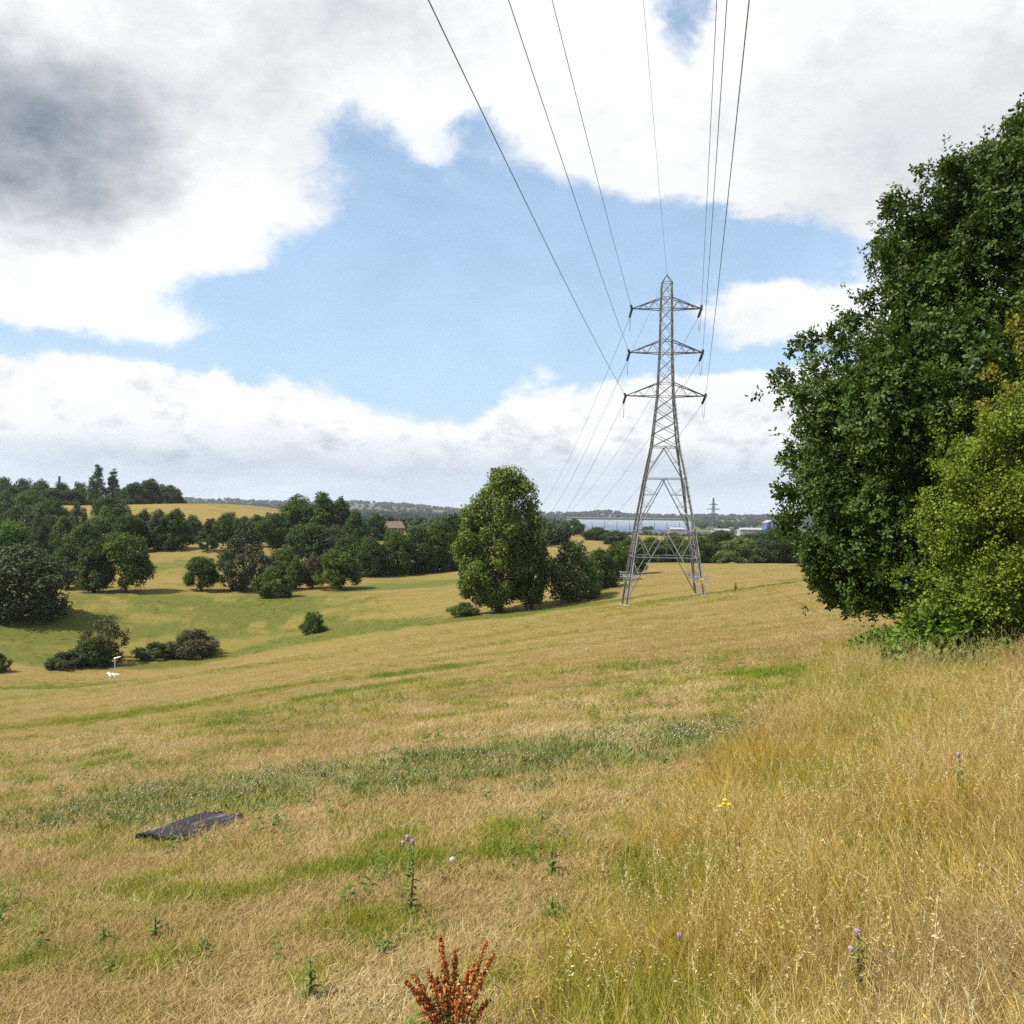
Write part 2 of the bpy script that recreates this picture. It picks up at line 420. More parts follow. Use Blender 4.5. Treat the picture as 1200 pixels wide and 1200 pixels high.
def gold(X, Y):     # tall golden grass of the uncut margin to the right, straw ridge field far left
    c, s = math.cos(R(52)), math.sin(R(52))
    edge = X - np.interp(Y, [0, 3.9, 5.4, 8.8, 17, 30], [-.9, -.05, .5, 1.8, 5.2, 12])
    return np.clip(sst(edge + .9 * (fbm(X / .8, Y / .8, 3) - .5), -.2, 1.0), 0, 1) * (1 - sst(Y, 24, 36))


def build_ground():
    r = np.r_[0.0, np.geomspace(.35, 9500, 560)]
    a = np.r_[np.arange(-180, -36, 4.0), np.arange(-36, 36, .22), np.arange(36, 180, 4.0)]
    A, Rr = np.meshgrid(np.radians(a), r, indexing='ij')
    X = Rr * np.sin(A); Y = Rr * np.cos(A); Z = H(X, Y)
    n, k = X.shape
    i = np.arange(n)[:, None]; j = np.arange(k - 1)[None]
    i2 = (i + 1) % n
    f = np.stack([i * k + j, i * k + j + 1, i2 * k + j + 1, i2 * k + j], -1).reshape(-1, 4)
    xf, yf = X.ravel(), Y.ravel()
    rr = np.hypot(xf, yf)
    g = greenness(xf, yf); th = thistle(xf, yf); gd = gold(xf, yf)
    far = sst(rr, 430, 640)
    m, nt, p = material('field_grass')
    def attr(nm):
        q = nt.nodes.new('ShaderNodeAttribute'); q.attribute_name = nm; return E(q.outputs['Fac'])
    G, T, GO, FA = attr('green'), attr('thistle'), attr('gold'), attr('far')
    tc = nt.nodes.new('ShaderNodeTexCoord')
    mp = nt.nodes.new('ShaderNodeMapping'); mp.inputs['Rotation'].default_value = (0, 0, -TA); mp.inputs['Scale'].default_value = (.22, 1, 1)
    nt.links.new(tc.outputs['Object'], mp.inputs['Vector'])
    n_st = tex_noise(nt, .55, 6, .62, mp.outputs[0]); n_f = tex_noise(nt, 9, 5, .7, tc.outputs['Object']); n_m = tex_noise(nt, .9, 5, .6, tc.outputs['Object']); n_l = tex_noise(nt, .03, 4, .5, tc.outputs['Object'])
    n_vf = tex_noise(nt, 55, 4, .7, tc.outputs['Object'])
    straw = mixc(smooth(n_st, .35, .65), (.235, .155, .054), (.170, .128, .036))
    straw = mixc(smooth(n_m, .45, .70), straw, (.150, .132, .034))
    straw = mixc(smooth(n_f, .50, .75) * .5, straw, (.30, .23, .11))
    straw = mixc(smooth(tex_noise(nt, .045, 5, .6, mp.outputs[0]), .42, .62) * .65, straw, (.160, .140, .028))
    gr = mixc(smooth(n_f, .3, .7), (.060, .086, .013), (.115, .116, .022))
    col = mixc(smooth(G + (n_f - .5) * .5 + (n_st - .5) * .5, .32, .82), straw, gr)
    col = mixc(T * .7, col, (.075, .115, .024))
    col = mixc(smooth(n_vf, .38, .66) * .32, col, (.15, .10, .035))
    farc = mixc(smooth(n_l, .45, .62), (.05, .075, .025), (.20, .17, .075))
    farc = mixc(smooth(tex_noise(nt, .008, 3, .5, tc.outputs['Object']), .42, .55), farc, (.035, .055, .022))
    col = mixc(FA, col, farc)
    nt.links.new(col.s, p.inputs['Base Color']); p.inputs['Roughness'].default_value = .95; p.inputs['Specular IOR Level'].default_value = .1
    b = nt.nodes.new('ShaderNodeBump'); b.inputs['Strength'].default_value = .9; b.inputs['Distance'].default_value = .09
    nt.links.new((n_f + n_m * .7 + n_vf * .35).s, b.inputs['Height']); nt.links.new(b.outputs[0], p.inputs['Normal'])
    me = mesh_np('ground', np.c_[xf, yf, Z.ravel()], [f], [m], dict(green=g, thistle=th, gold=gd, far=far), True)
    o = obj('ground', me); tag(o, 'dry grassy hillside sloping down into a shallow valley', kind='structure')
build_ground()

# ------------------------------------------------------------------ scatter by geometry nodes
def scatter(name, pts, rot, scl, idx, tint, protos, parent=None):
    """one object that instances small meshes (grass tufts, sprigs of leaves) on its own points"""
    me = bpy.data.meshes.new(name); n = len(pts); me.vertices.add(n); me.vertices.foreach_set('co', np.asarray(pts, np.float32).ravel())
    a = me.attributes.new('rot', 'FLOAT_VECTOR', 'POINT'); a.data.foreach_set('vector', np.asarray(rot, np.float32).ravel())
    for k, v in (('scl', scl), ('tint', tint)):
        a = me.attributes.new(k, 'FLOAT', 'POINT'); a.data.foreach_set('value', np.asarray(v, np.float32))
    a = me.attributes.new('idx', 'INT', 'POINT'); a.data.foreach_set('value', np.asarray(idx, np.int32))
    o = obj(name, me, parent)
    c = bpy.data.collections.new(name + '_pieces')
    for i, pm in enumerate(protos):
        c.objects.link(bpy.data.objects.new('%s_piece_%02d' % (name, i), pm))
    ng = bpy.data.node_groups.new(name, 'GeometryNodeTree')
    ng.interface.new_socket('Geometry', in_out='INPUT', socket_type='NodeSocketGeometry'); ng.interface.new_socket('Geometry', in_out='OUTPUT', socket_type='NodeSocketGeometry')
    N = ng.nodes; L = ng.links
    gi = N.new('NodeGroupInput'); go = N.new('NodeGroupOutput')
    ip = N.new('GeometryNodeInstanceOnPoints'); ci = N.new('GeometryNodeCollectionInfo')
    ci.inputs['Collection'].default_value = c; ci.inputs['Separate Children'].default_value = True; ci.inputs['Reset Children'].default_value = True
    ip.inputs['Pick Instance'].default_value = True
    def na(nm, t):
        q = N.new('GeometryNodeInputNamedAttribute'); q.data_type = t; q.inputs['Name'].default_value = nm; return q.outputs['Attribute']
    L.new(gi.outputs[0], ip.inputs['Points']); L.new(ci.outputs[0], ip.inputs['Instance'])
    L.new(na('idx', 'INT'), ip.inputs['Instance Index'])
    er = N.new('FunctionNodeEulerToRotation'); L.new(na('rot', 'FLOAT_VECTOR'), er.inputs[0]); L.new(er.outputs[0], ip.inputs['Rotation'])
    L.new(na('scl', 'FLOAT'), ip.inputs['Scale']); L.new(ip.outputs[0], go.inputs[0])
    md = o.modifiers.new('scatter', 'NODES'); md.node_group = ng
    return o


def euler_from(nrm, spin):
    """euler angles that turn +Z onto nrm, spun about it"""
    out = np.empty((len(nrm), 3))
    for i, (q, s) in enumerate(zip(nrm, spin)):
        e = (Vector(q).to_track_quat('Z', 'Y') @ Matrix.Rotation(s, 3, 'Z').to_quaternion()).to_euler(); out[i] = e
    return out


def euler_fast(nrm, spin):
    n = nrm / (np.linalg.norm(nrm, axis=1)[:, None] + 1e-9)
    ref = np.where(np.abs(n[:, 2:3]) > .95, np.array([[1.0, 0, 0]]), np.array([[0, 0, 1.0]]))
    x = np.cross(ref, n); x /= np.linalg.norm(x, axis=1)[:, None]; y = np.cross(n, x)
    c, s = np.cos(spin)[:, None], np.sin(spin)[:, None]
    x2 = x * c + y * s; y2 = -x * s + y * c
    # matrix columns x2,y2,n -> XYZ euler
    ry = np.arcsin(np.clip(-x2[:, 2], -1, 1)); rx = np.arctan2(y2[:, 2], n[:, 2]); rz = np.arctan2(x2[:, 1], x2[:, 0])
    return np.c_[rx, ry, rz]

# ------------------------------------------------------------------ foliage shapes
def leaf_cards(P, Nn, size, rng, aspect=.62, fold=.35):
    """one folded, pointed leaf clump per point: two quads along a bent midrib"""
    n = len(P)
    a = rng.normal(size=(n, 3)); a -= (a * Nn).sum(1)[:, None] * Nn; a /= np.linalg.norm(a, axis=1)[:, None] + 1e-9
    b = np.cross(Nn, a)
    s = (size * rng.uniform(.6, 1.35, n))[:, None]; w = s * aspect * rng.uniform(.7, 1.2, (n, 1))
    base = P - a * s * .5; tip = P + a * s * .5 - Nn * s * .12
    m = P + Nn * s * .08
    l = P + b * w * .5 - Nn * s * fold * .5 + a * s * rng.uniform(-.15, .15, (n, 1)); r = P - b * w * .5 - Nn * s * fold * .5 + a * s * rng.uniform(-.15, .15, (n, 1))
    v = np.stack([base, l, tip, r, m], 1).reshape(-1, 3)
    k = np.arange(n)[:, None] * 5
    f = np.concatenate([k + np.array([[0, 4, 1]]), k + np.array([[1, 4, 2]]), k + np.array([[2, 4, 3]]), k + np.array([[3, 4, 0]])])
    return v, f, np.repeat(rng.random(n), 5)


def lobes_shell(lobes, dens, rng, thick=.45, flat=.8, down=.25, rough=.55):
    """points in the outer shell of each lobe of the crown"""
    P, N = [], []
    for (cx, cy, cz, r) in lobes:
        n = max(6, int(dens * 4 * math.pi * r * r))
        d = rng.normal(size=(n, 3)); d /= np.linalg.norm(d, axis=1)[:, None]
        d = d[d[:, 2] > -1 + down * 1.2 * rng.random(len(d)) - .1]
        rad = r * (1 - thick * rng.random(len(d)) ** 1.7) * (1 + .16 * rng.normal(size=len(d)).clip(-1.5, 1.8))
        p = np.array([cx, cy, cz]) + d * rad[:, None] * np.array([1, 1, flat])
        nn = d + rng.normal(size=d.shape) * rough + np.array([0, 0, .25]); nn /= np.linalg.norm(nn, axis=1)[:, None]
        P.append(p); N.append(nn)
    return np.vstack(P), np.vstack(N)


def limb_paths(lobes, trunk_h, base_r, rng, share=.6):
    mb = MB()
    top = trunk_h
    zs = np.linspace(-.4, top, 7); wob = rng.normal(size=(7, 2)) * base_r * .25
    tr = np.c_[wob * np.linspace(0, 1, 7)[:, None], zs]
    mb.tube(tr, base_r * np.array([1.5, 1.1, 1, .9, .8, .7, .55]), 7)
    for (cx, cy, cz, r) in lobes:
        if rng.random() > share: continue
        z0 = rng.uniform(.25, .95) * min(top, max(cz, .5)); st = np.array([0, 0, z0]); en = np.array([cx * .82, cy * .82, z0 + (cz - z0) * .85])
        t = np.linspace(0, 1, 6)[:, None]; mid = (st + en) / 2 + rng.normal(size=3) * .12 * np.linalg.norm(en - st) + np.array([0, 0, .1 * np.linalg.norm(en - st)])
        q = (1 - t) ** 2 * st + 2 * t * (1 - t) * mid + t ** 2 * en
        mb.tube(q, np.linspace(base_r * .42, base_r * .07, 6), 5, False)
    return mb


PROFILES = {   # height, width, trunk height, trunk radius, outline (height share, radius share), lobes, lobe size, cards per m2, card size
 'round': (10, 10, 5.5, .26, [(.15, .35), (.21, .80), (.34, 1), (.5, 1), (.68, .86), (.84, .6), (.95, .3), (1, .05)], 62, (.9, 1.5), 11, .40),
 'full': (10, 10, 5.5, .26, [(.0, .70), (.1, .92), (.3, 1), (.55, .95), (.75, .78), (.9, .48), (1, .08)], 72, (.9, 1.5), 10, .40),
 'tall': (12, 8, 8, .24, [(.07, .3), (.15, .78), (.35, 1), (.55, .95), (.75, .72), (.9, .42), (1, .05)], 72, (.75, 1.2), 12, .38),
 'willow': (11, 8.5, 6, .22, [(.0, .6), (.12, .95), (.4, 1), (.65, .75), (.85, .42), (1, .06)], 90, (.6, 1.0), 13, .34),
 'bush': (5, 7, 2.2, .12, [(.0, .85), (.2, 1), (.5, .92), (.75, .68), (.92, .36), (1, .05)], 60, (.45, .85), 22, .28),
 'column': (16, 4.4, 12, .22, [(.04, .5), (.15, .85), (.35, 1), (.6, .9), (.8, .66), (.93, .36), (1, .05)], 80, (.5, .85), 16, .34),
 'cone': (10, 7, 8.5, .2, [(.07, .6), (.15, 1), (.4, .76), (.7, .42), (.9, .18), (1, .03)], 70, (.45, .8), 18, .32),
 'scrub': (3.6, 5.5, 1.2, .07, [(.0, .8), (.25, 1), (.55, .85), (.8, .55), (1, .06)], 54, (.28, .6), 40, .18),
}
def crown_profile(prof, n, rng, lob, k0=.80, inner=.45, vary=(.80, 1.10)):
    """lobes inside a crown whose outline radius at each height is known"""
    hs = np.array([q[0] for q in prof]); rs = np.array([q[1] for q in prof]); L = []
    zz = np.linspace(hs[0], hs[-1], 200); cdf = np.cumsum(np.interp(zz, hs, rs) + .12 * rs.max()); cdf /= cdf[-1]
    for i in range(n):
        h = np.interp((i + rng.random()) / n, cdf, zz); R0 = np.interp(h, hs, rs); r = min(rng.uniform(*lob), max(R0 * 1.1, lob[0] * .6))
        th = i * 2.39996 + rng.uniform(-.5, .5); rad = max(R0 * rng.uniform(*vary) - r * k0, 0) * (1 - inner * rng.random() ** 2.2)
        L.append((math.cos(th) * rad, math.sin(th) * rad, min(max(h, r * .5), hs[-1] - r * .6), r))
    return L
PROTO = {}
def proto(kind, var):
    key = (kind, var)
    if key in PROTO: return PROTO[key]
    rng = np.random.default_rng(hash_key(kind) * 13 + var)
    h, w, tr, br, prof, nl, lob, dn, sz = PROFILES[kind]
    skew = [(a, b * (1 + .20 * math.sin(a * 9 + var * 2.1))) for a, b in prof]
    lobes = crown_profile([(a * h, b * w / 2) for a, b in skew], nl, rng, lob)
    lobes = [(x * (1 + .12 * math.sin(3 * math.atan2(y, x) + var)) + .35 * math.sin(z * .9 + var), y, z + .05 * h * math.sin(2 * math.atan2(y, x) + var * 1.7) * (z / h), r) for x, y, z, r in lobes]
    P, N = lobes_shell(lobes, dn, rng, thick=.5 if kind != 'scrub' else .8, flat=.95, down=0, rough=.8)
    keep = P[:, 2] > .10; P, N = P[keep], N[keep]
    v, f, r = leaf_cards(P, N, sz, rng)
    me = mesh_np(kind + '_crown', v, [f], [G_MID], dict(rnd=r))
    tm = limb_paths(lobes, tr, br, rng, .35).mesh(kind + '_trunk', M['bark'], True)
    hh = np.percentile(P[:, 2], 99.7); ww = 2 * np.percentile(np.abs(P[:, 0]), 98.5)
    PROTO[key] = (me, tm, hh, ww); return PROTO[key]
def hash_key(s): return sum(ord(c) * (i + 3) for i, c in enumerate(s)) % 997


def tree(name, px, base, top, wpx, depth, kind, mat, label, cat='tree', group=None, var=None, rot=None, lean=0.0):
    if kind == 'round' and name.split('_')[0] in ('edge', 'belt', 'hedge', 'skyline', 'far') or (kind == 'tall' and name == 'belt_tree'): kind = 'full'
    p = hit(px, base) if depth is None else at(px, depth)
    d = p.y; h = max(zat(px, top, d) - p.z, .6); w = wpx / 1200 * d
    me, tm, hh, ww = proto(kind, random.randrange(3) if var is None else var)
    t = empty(name, p, random.uniform(0, 6.28) if rot is None else rot)
    t.scale = (w / ww, w / ww, h / hh)
    if lean: t.rotation_euler = (0, lean, 0)
    tag(t, label, cat, group)
    c = obj('crown', me, t); c.material_slots[0].link = 'OBJECT'; c.material_slots[0].material = LM[mat]
    obj('trunk', tm, t)
    return t

# ------------------------------------------------------------------ trees and bushes of the fields
GL = 'trees across the valley'
TREES = [
 # name, px, base y or None, top y, width px, depth or None, kind, leaf, label
 ('willow_bush', 22, 724, 640, 112, None, 'full', 'grey', 'broad grey-green bush standing alone at left picture edge above green ditch'),
 ('field_tree', 80, 690, 638, 56, None, 'round', 'dark', 'dark round tree with short trunk beside the big grey-green bush'),
 ('field_tree', 110, 694, 634, 40, None, 'tall', 'dark', 'narrow dark tree in middle of the three on the left slope'),
 ('field_tree', 147, 693, 626, 60, None, 'round', 'mid', 'tallest and widest of the three dark trees on the left slope'),
 ('bright_tree', 12, None, 612, 54, 172, 'round', 'bright', 'bright green rounded tree behind the broad grey-green bush'),
 ('slim_tree', 46, None, 604, 28, 190, 'tall', 'grey', 'slim grey-brown tree left of the small gold gap in the trees'),
 ('field_tree', 62, None, 583, 46, 260, 'round', 'dark', 'dark round tree below the skyline wood left of the twin poplars'),
 ('willow_tree', 90, None, 589, 36, 225, 'willow', 'grey', 'pale grey-green willow right of the small gold gap'),
 ('field_tree', 18, None, 594, 46, 235, 'round', 'dark', 'dark tree behind the bright green one at left edge'),
 ('bright_tree', 28, None, 580, 32, 300, 'round', 'mid', 'small mid green domed tree below the skyline wood at far left'),
 ('field_tree', 128, None, 582, 50, 270, 'round', 'dark', 'dark broad tree directly below the twin poplars'),
 ('bright_tree', 124, None, 594, 38, 240, 'round', 'bright', 'yellowish green tree in front of dark ones below the twin poplars'),
 ('field_tree', 112, None, 606, 66, 205, 'round', 'mid', 'wide mid green tree behind the three on the left slope'),
 ('field_tree', 150, None, 604, 40, 212, 'round', 'dark', 'dark tree between the wide mid green one and the pair on the meadow'),
 ('field_tree', 168, None, 598, 32, 216, 'tall', 'dark', 'small dark tree left of the pair with trunks on the meadow'),
 ('field_tree', 185, 645, 598, 34, None, 'tall', 'grey', 'left tree of the pair with bare trunks below the gold hilltop field'),
 ('field_tree', 205, 645, 597, 38, None, 'tall', 'dark', 'right tree of the pair with bare trunks below the gold hilltop field'),
 ('cedar_tree', 243, 646, 609, 30, None, 'cone', 'dark', 'small dark tiered conifer alone below the gold hilltop field'),
 ('young_tree', 226, None, 612, 18, 228, 'tall', 'dark', 'slender dark tree just left of the tiered conifer'),
 ('young_tree', 262, None, 604, 24, 236, 'tall', 'mid', 'small mid green tree just right of the tiered conifer'),
 ('field_tree', 236, 692, 653, 40, None, 'round', 'dark', 'small round very dark tree at the left end of the middle clump'),
 ('willow_tree', 285, 692, 612, 62, None, 'willow', 'grey', 'tall loose grey-green willow beside the small round dark tree'),
 ('field_bush', 320, 700, 664, 46, None, 'bush', 'mid', 'low wide green bush in front of the middle clump'),
 ('field_tree', 397, 691, 646, 50, None, 'round', 'mid', 'lone rounded tree with thin trunk at right of the middle clump'),
 ('young_tree', 346, 690, 654, 24, None, 'tall', 'mid', 'narrow young green tree between the low bush and the middle clump'),
 ('young_tree', 366, 689, 648, 26, None, 'tall', 'brown', 'narrow brownish tree left of the lone rounded tree'),
 ('field_tree', 334, None, 641, 44, 170, 'round', 'mid', 'green tree behind the low wide bush in the middle clump'),
 ('field_tree', 350, None, 581, 52, 232, 'tall', 'mid', 'left one of the tallest trees on the skyline of the middle clump'),
 ('field_tree', 378, None, 578, 48, 230, 'tall', 'mid', 'highest tree on the skyline of the middle clump'),
 ('field_tree', 398, None, 584, 40, 234, 'tall', 'dark', 'dark tree at the right shoulder of the middle clump skyline'),
 ('field_tree', 416, None, 599, 34, 220, 'round', 'dark', 'dark round tree left of the brick house'),
 ('field_tree', 300, None, 604, 36, 225, 'tall', 'mid', 'green tree behind the tall loose willow'),
 ('field_tree', 325, None, 602, 44, 215, 'round', 'dark', 'dark tree filling the middle clump below its tallest pair'),
 ('field_tree', 362, None, 614, 56, 200, 'round', 'dark', 'dark wide tree in the heart of the middle clump'),
 ('field_tree', 392, None, 616, 50, 200, 'round', 'grey', 'greyish wide tree in the heart of the middle clump, right half'),
 ('field_tree', 410, None, 627, 48, 188, 'round', 'dark', 'dark tree just behind the lone rounded tree'),
 ('belt_tree', 434, None, 630, 46, 186, 'round', 'dark', 'first dark tree of the belt right of the lone rounded tree'),
 ('belt_tree', 462, None, 622, 46, 190, 'round', 'mid', 'belt tree standing in front of the brick house'),
 ('belt_tree', 488, None, 618, 50, 194, 'tall', 'dark', 'dark belt tree right of the brick house'),
 ('belt_tree', 512, None, 612, 46, 196, 'round', 'mid', 'olive belt tree left of the big poplar, second nearest it'),
 ('belt_tree', 532, None, 603, 44, 198, 'tall', 'dark', 'dark belt tree touching the left side of the big poplar'),
 ('belt_tree', 548, None, 595, 40, 205, 'tall', 'mid', 'belt tree peeping over the left shoulder of the big poplar'),
 ('valley_bush', 367, 741, 717, 26, None, 'bush', 'mid', 'small lone round bush in the open valley grass'),
 ('thorn_scrub', 122, 776, 724, 62, None, 'scrub', 'brown', 'tall brownish thorn scrub behind the white dog'),
 ('thorn_scrub', 108, 780, 748, 48, None, 'bush', 'dark', 'dark rounded thorn bush at foot of the tall brownish scrub'),
 ('thorn_scrub', 76, 783, 764, 46, None, 'bush', 'grey', 'low grey bush left of the dark thorn bush'),
 ('thorn_scrub', 182, 771, 753, 50, None, 'bush', 'dark', 'low dark bush right of the white-armed post'),
 ('thorn_scrub', 228, 768, 738, 62, None, 'bush', 'brown', 'brown-green rounded bush at the right end of the ditch scrub'),
 ('thorn_scrub', -2, 788, 766, 26, None, 'bush', 'dark', 'small dark bush cut by the left picture edge'),
 ('low_bush', 543, 722, 706, 38, None, 'bush', 'mid', 'low bush at the left foot of the big poplar'),
 ('slim_tree', 623, 715, 612, 42, None, 'tall', 'dark', 'darker slim tree against the right side of the big poplar'),
 ('hawthorn_tree', 672, 704, 635, 70, None, 'bush', 'light', 'pale-leaved rounded tree right of the big poplar'),
 ('hedge_tree', 704, None, 644, 40, 128, 'round', 'dark', 'dark hedge tree right of the pale-leaved rounded tree'),
 ('hedge_tree', 722, None, 636, 36, 136, 'bush', 'mid', 'mid green hedge tree left of the pylon legs'),
 ('hedge_tree', 742, None, 628, 40, 150, 'tall', 'mid', 'hedge tree seen through the left pylon leg'),
 ('hedge_tree', 690, None, 652, 26, 150, 'bush', 'grey', 'small greyish hedge bush behind the pale-leaved tree'),
 ('dark_oak', 673, None, 608, 30, 420, 'round', 'dark', 'dark round tree standing below the left end of the blue warehouse'),
 ('far_tree', 700, None, 618, 34, 380, 'round', 'dark', 'dark tree behind the small gold field patch'),
 ('far_tree', 655, None, 616, 30, 330, 'round', 'mid', 'tree showing between the big poplar and the small gold field patch'),
 ('far_tree', 722, None, 622, 34, 340, 'round', 'grey', 'greyish tree right of the small gold field patch'),
 ('edge_tree', 764, None, 630, 44, 205, 'round', 'mid', 'field edge tree framed between the pylon legs, left one'),
 ('edge_tree', 790, None, 628, 44, 210, 'round', 'mid', 'field edge tree framed between the pylon legs, right one'),
 ('edge_tree', 818, None, 629, 46, 205, 'round', 'mid', 'field edge tree just right of the right pylon leg'),
 ('edge_tree', 838, None, 635, 32, 212, 'bush', 'dark', 'low dark field edge tree below the distant pylon'),
 ('edge_tree', 866, None, 630, 50, 200, 'round', 'light', 'light green domed tree on the edge of the gold field'),
 ('edge_tree', 894, None, 632, 34, 205, 'bush', 'grey', 'small grey-green bush on the field edge left of the oak'),
 ('edge_tree', 905, None, 620, 54, 225, 'round', 'dark', 'dark field edge tree below the blue and white building'),
 ('edge_tree', 935, None, 622, 50, 225, 'round', 'dark', 'dark field edge tree half hidden by the oak'),
 ('edge_tree', 880, None, 625, 46, 240, 'round', 'dark', 'dark tree behind the light green domed tree'),
 ('edge_tree', 845, None, 622, 46, 260, 'round', 'dark', 'dark tree behind the low one below the distant pylon'),
 ('field_tree', 226, None, 604, 28, 256, 'full', 'dark', 'dark tree behind the slender one left of the tiered conifer'),
 ('field_tree', 268, None, 601, 36, 250, 'full', 'mid', 'mid green tree in the row behind the tiered conifer'),
 ('field_tree', 288, None, 606, 34, 238, 'full', 'dark', 'dark tree peeping over the left shoulder of the tall loose willow'),
 ('field_tree', 248, None, 608, 26, 262, 'full', 'grey', 'greyish tree right behind the tiered conifer'),
 ('field_tree', 6, None, 588, 42, 262, 'full', 'dark', 'dark crown above the bright green tree at the left picture edge'),
 ('field_tree', 34, None, 602, 36, 214, 'full', 'grey', 'greyish crown between the bright green tree and the slim grey-brown one'),
 ('field_tree', 74, None, 606, 40, 206, 'full', 'mid', 'mid green crown right of the slim grey-brown tree'),
 ('field_tree', 100, None, 614, 40, 180, 'full', 'dark', 'dark crown right behind the narrow middle one of the three dark trees'),
 ('field_tree', 138, None, 596, 40, 245, 'full', 'dark', 'dark crown right of the yellowish green tree below the poplars'),
 ('field_tree', 48, None, 590, 34, 270, 'full', 'mid', 'mid green crown just above the small gold gap in the trees'),
 ('field_tree', 440, None, 603, 36, 300, 'full', 'dark', 'dark crown directly behind the left end of the brick house'),
 ('skyline_poplar', 114, None, 545, 20, 432, 'column', 'mid', 'left and taller of the twin poplars on the skyline'),
 ('skyline_poplar', 132, None, 550, 18, 434, 'column', 'dark', 'right and darker of the twin poplars on the skyline'),
 ('skyline_poplar', 106, None, 560, 12, 430, 'column', 'light', 'thin pale poplar left of the twin poplars'),
 ('skyline_tree', 160, None, 566, 34, 430, 'round', 'dark', 'dark domed skyline tree right of the twin poplars'),
 ('skyline_tree', 178, None, 562, 36, 436, 'round', 'dark', 'highest domed skyline tree right of the twin poplars'),
 ('skyline_tree', 199, None, 569, 30, 436, 'round', 'dark', 'domed skyline tree at the right end of the skyline wood'),
 ('skyline_tree', 146, None, 572, 24, 432, 'round', 'dark', 'small skyline tree hugging the right twin poplar'),
 ('skyline_tree', 212, None, 581, 18, 440, 'bush', 'dark', 'low skyline bush where the wood meets the gold hilltop field'),
 ('skyline_tree', 4, None, 560, 34, 440, 'round', 'dark', 'skyline wood tree at the left picture edge'),
 ('skyline_tree', 26, None, 562, 34, 452, 'round', 'dark', 'skyline wood tree second from the left picture edge'),
 ('skyline_tree', 48, None, 563, 32, 446, 'round', 'mid', 'skyline wood tree left of the small mast'),
 ('skyline_tree', 72, None, 566, 34, 440, 'round', 'dark', 'skyline wood tree below the small mast'),
 ('skyline_tree', 94, None, 566, 30, 446, 'round', 'mid', 'skyline wood tree between the mast and the poplars'),
 ('skyline_tree', 60, None, 572, 40, 410, 'round', 'dark', 'front skyline wood tree below the small mast'),
 ('skyline_tree', 14, None, 571, 44, 405, 'round', 'dark', 'front skyline wood tree near the left picture edge'),
 ('skyline_tree', 36, None, 575, 38, 395, 'round', 'mid', 'front skyline wood tree in mid green at far left'),
 ('skyline_tree', 84, None, 574, 36, 410, 'round', 'dark', 'front skyline wood tree just left of the poplars'),
]
for row in TREES: tree(*row)

# the big poplar in mid valley: its own, finer crown
def poplar():
    rng = np.random.default_rng(4)
    p = hit(585, 717); d = p.y; k = d / 1200
    def S(x, y): return ((x - 585) * k, (717 - y) * k)
    prof = [(547, 8), (556, 24), (575, 44), (600, 50), (625, 56), (650, 58), (675, 52), (695, 40), (708, 22), (712, 12)]
    ys = np.array([q[0] for q in prof]); ws = np.array([q[1] for q in prof])
    L = []
    for i in range(170):
        y = rng.uniform(556, 704); w = np.interp(y, ys, ws); th = rng.uniform(0, 6.283); rr = .25 + .72 * rng.random() ** .5
        off = np.interp(y, [547, 600, 640, 700], [8, 4, -2, -6])
        r = rng.uniform(.7, 1.25)
        rad = max(w * k - r * .75, .1) * rr
        L.append((off * k + math.cos(th) * rad, math.sin(th) * rad, (717 - y) * k, r))
    for (x, y, r) in [(592, 556, .75), (612, 563, .7), (580, 562, .7), (556, 640, 1.1), (540, 655, .9), (545, 672, .8), (630, 640, 1.), (622, 600, 1.), (570, 580, .9), (633, 612, .7), (541, 682, .6)]:
        a, b = S(x, y); L.append((a, rng.uniform(-1, .5), b, r))
    P, N = lobes_shell(L, 20, rng, thick=.45, flat=1.0, down=0, rough=.7)
    keep = P[:, 2] > .3; P, N = P[keep], N[keep]
    v, f, r = leaf_cards(P, N, .27, rng, aspect=.8)
    t = empty('poplar_tree', p); tag(t, 'big broad poplar standing in mid valley left of the pylon', 'tree')
    obj('crown', mesh_np('poplar_crown', v, [f], [G_POP], dict(rnd=r)), t)
    obj('trunk', limb_paths(L, 13, .38, rng, .4).mesh('poplar_trunk', M['bark'], True), t)
poplar()

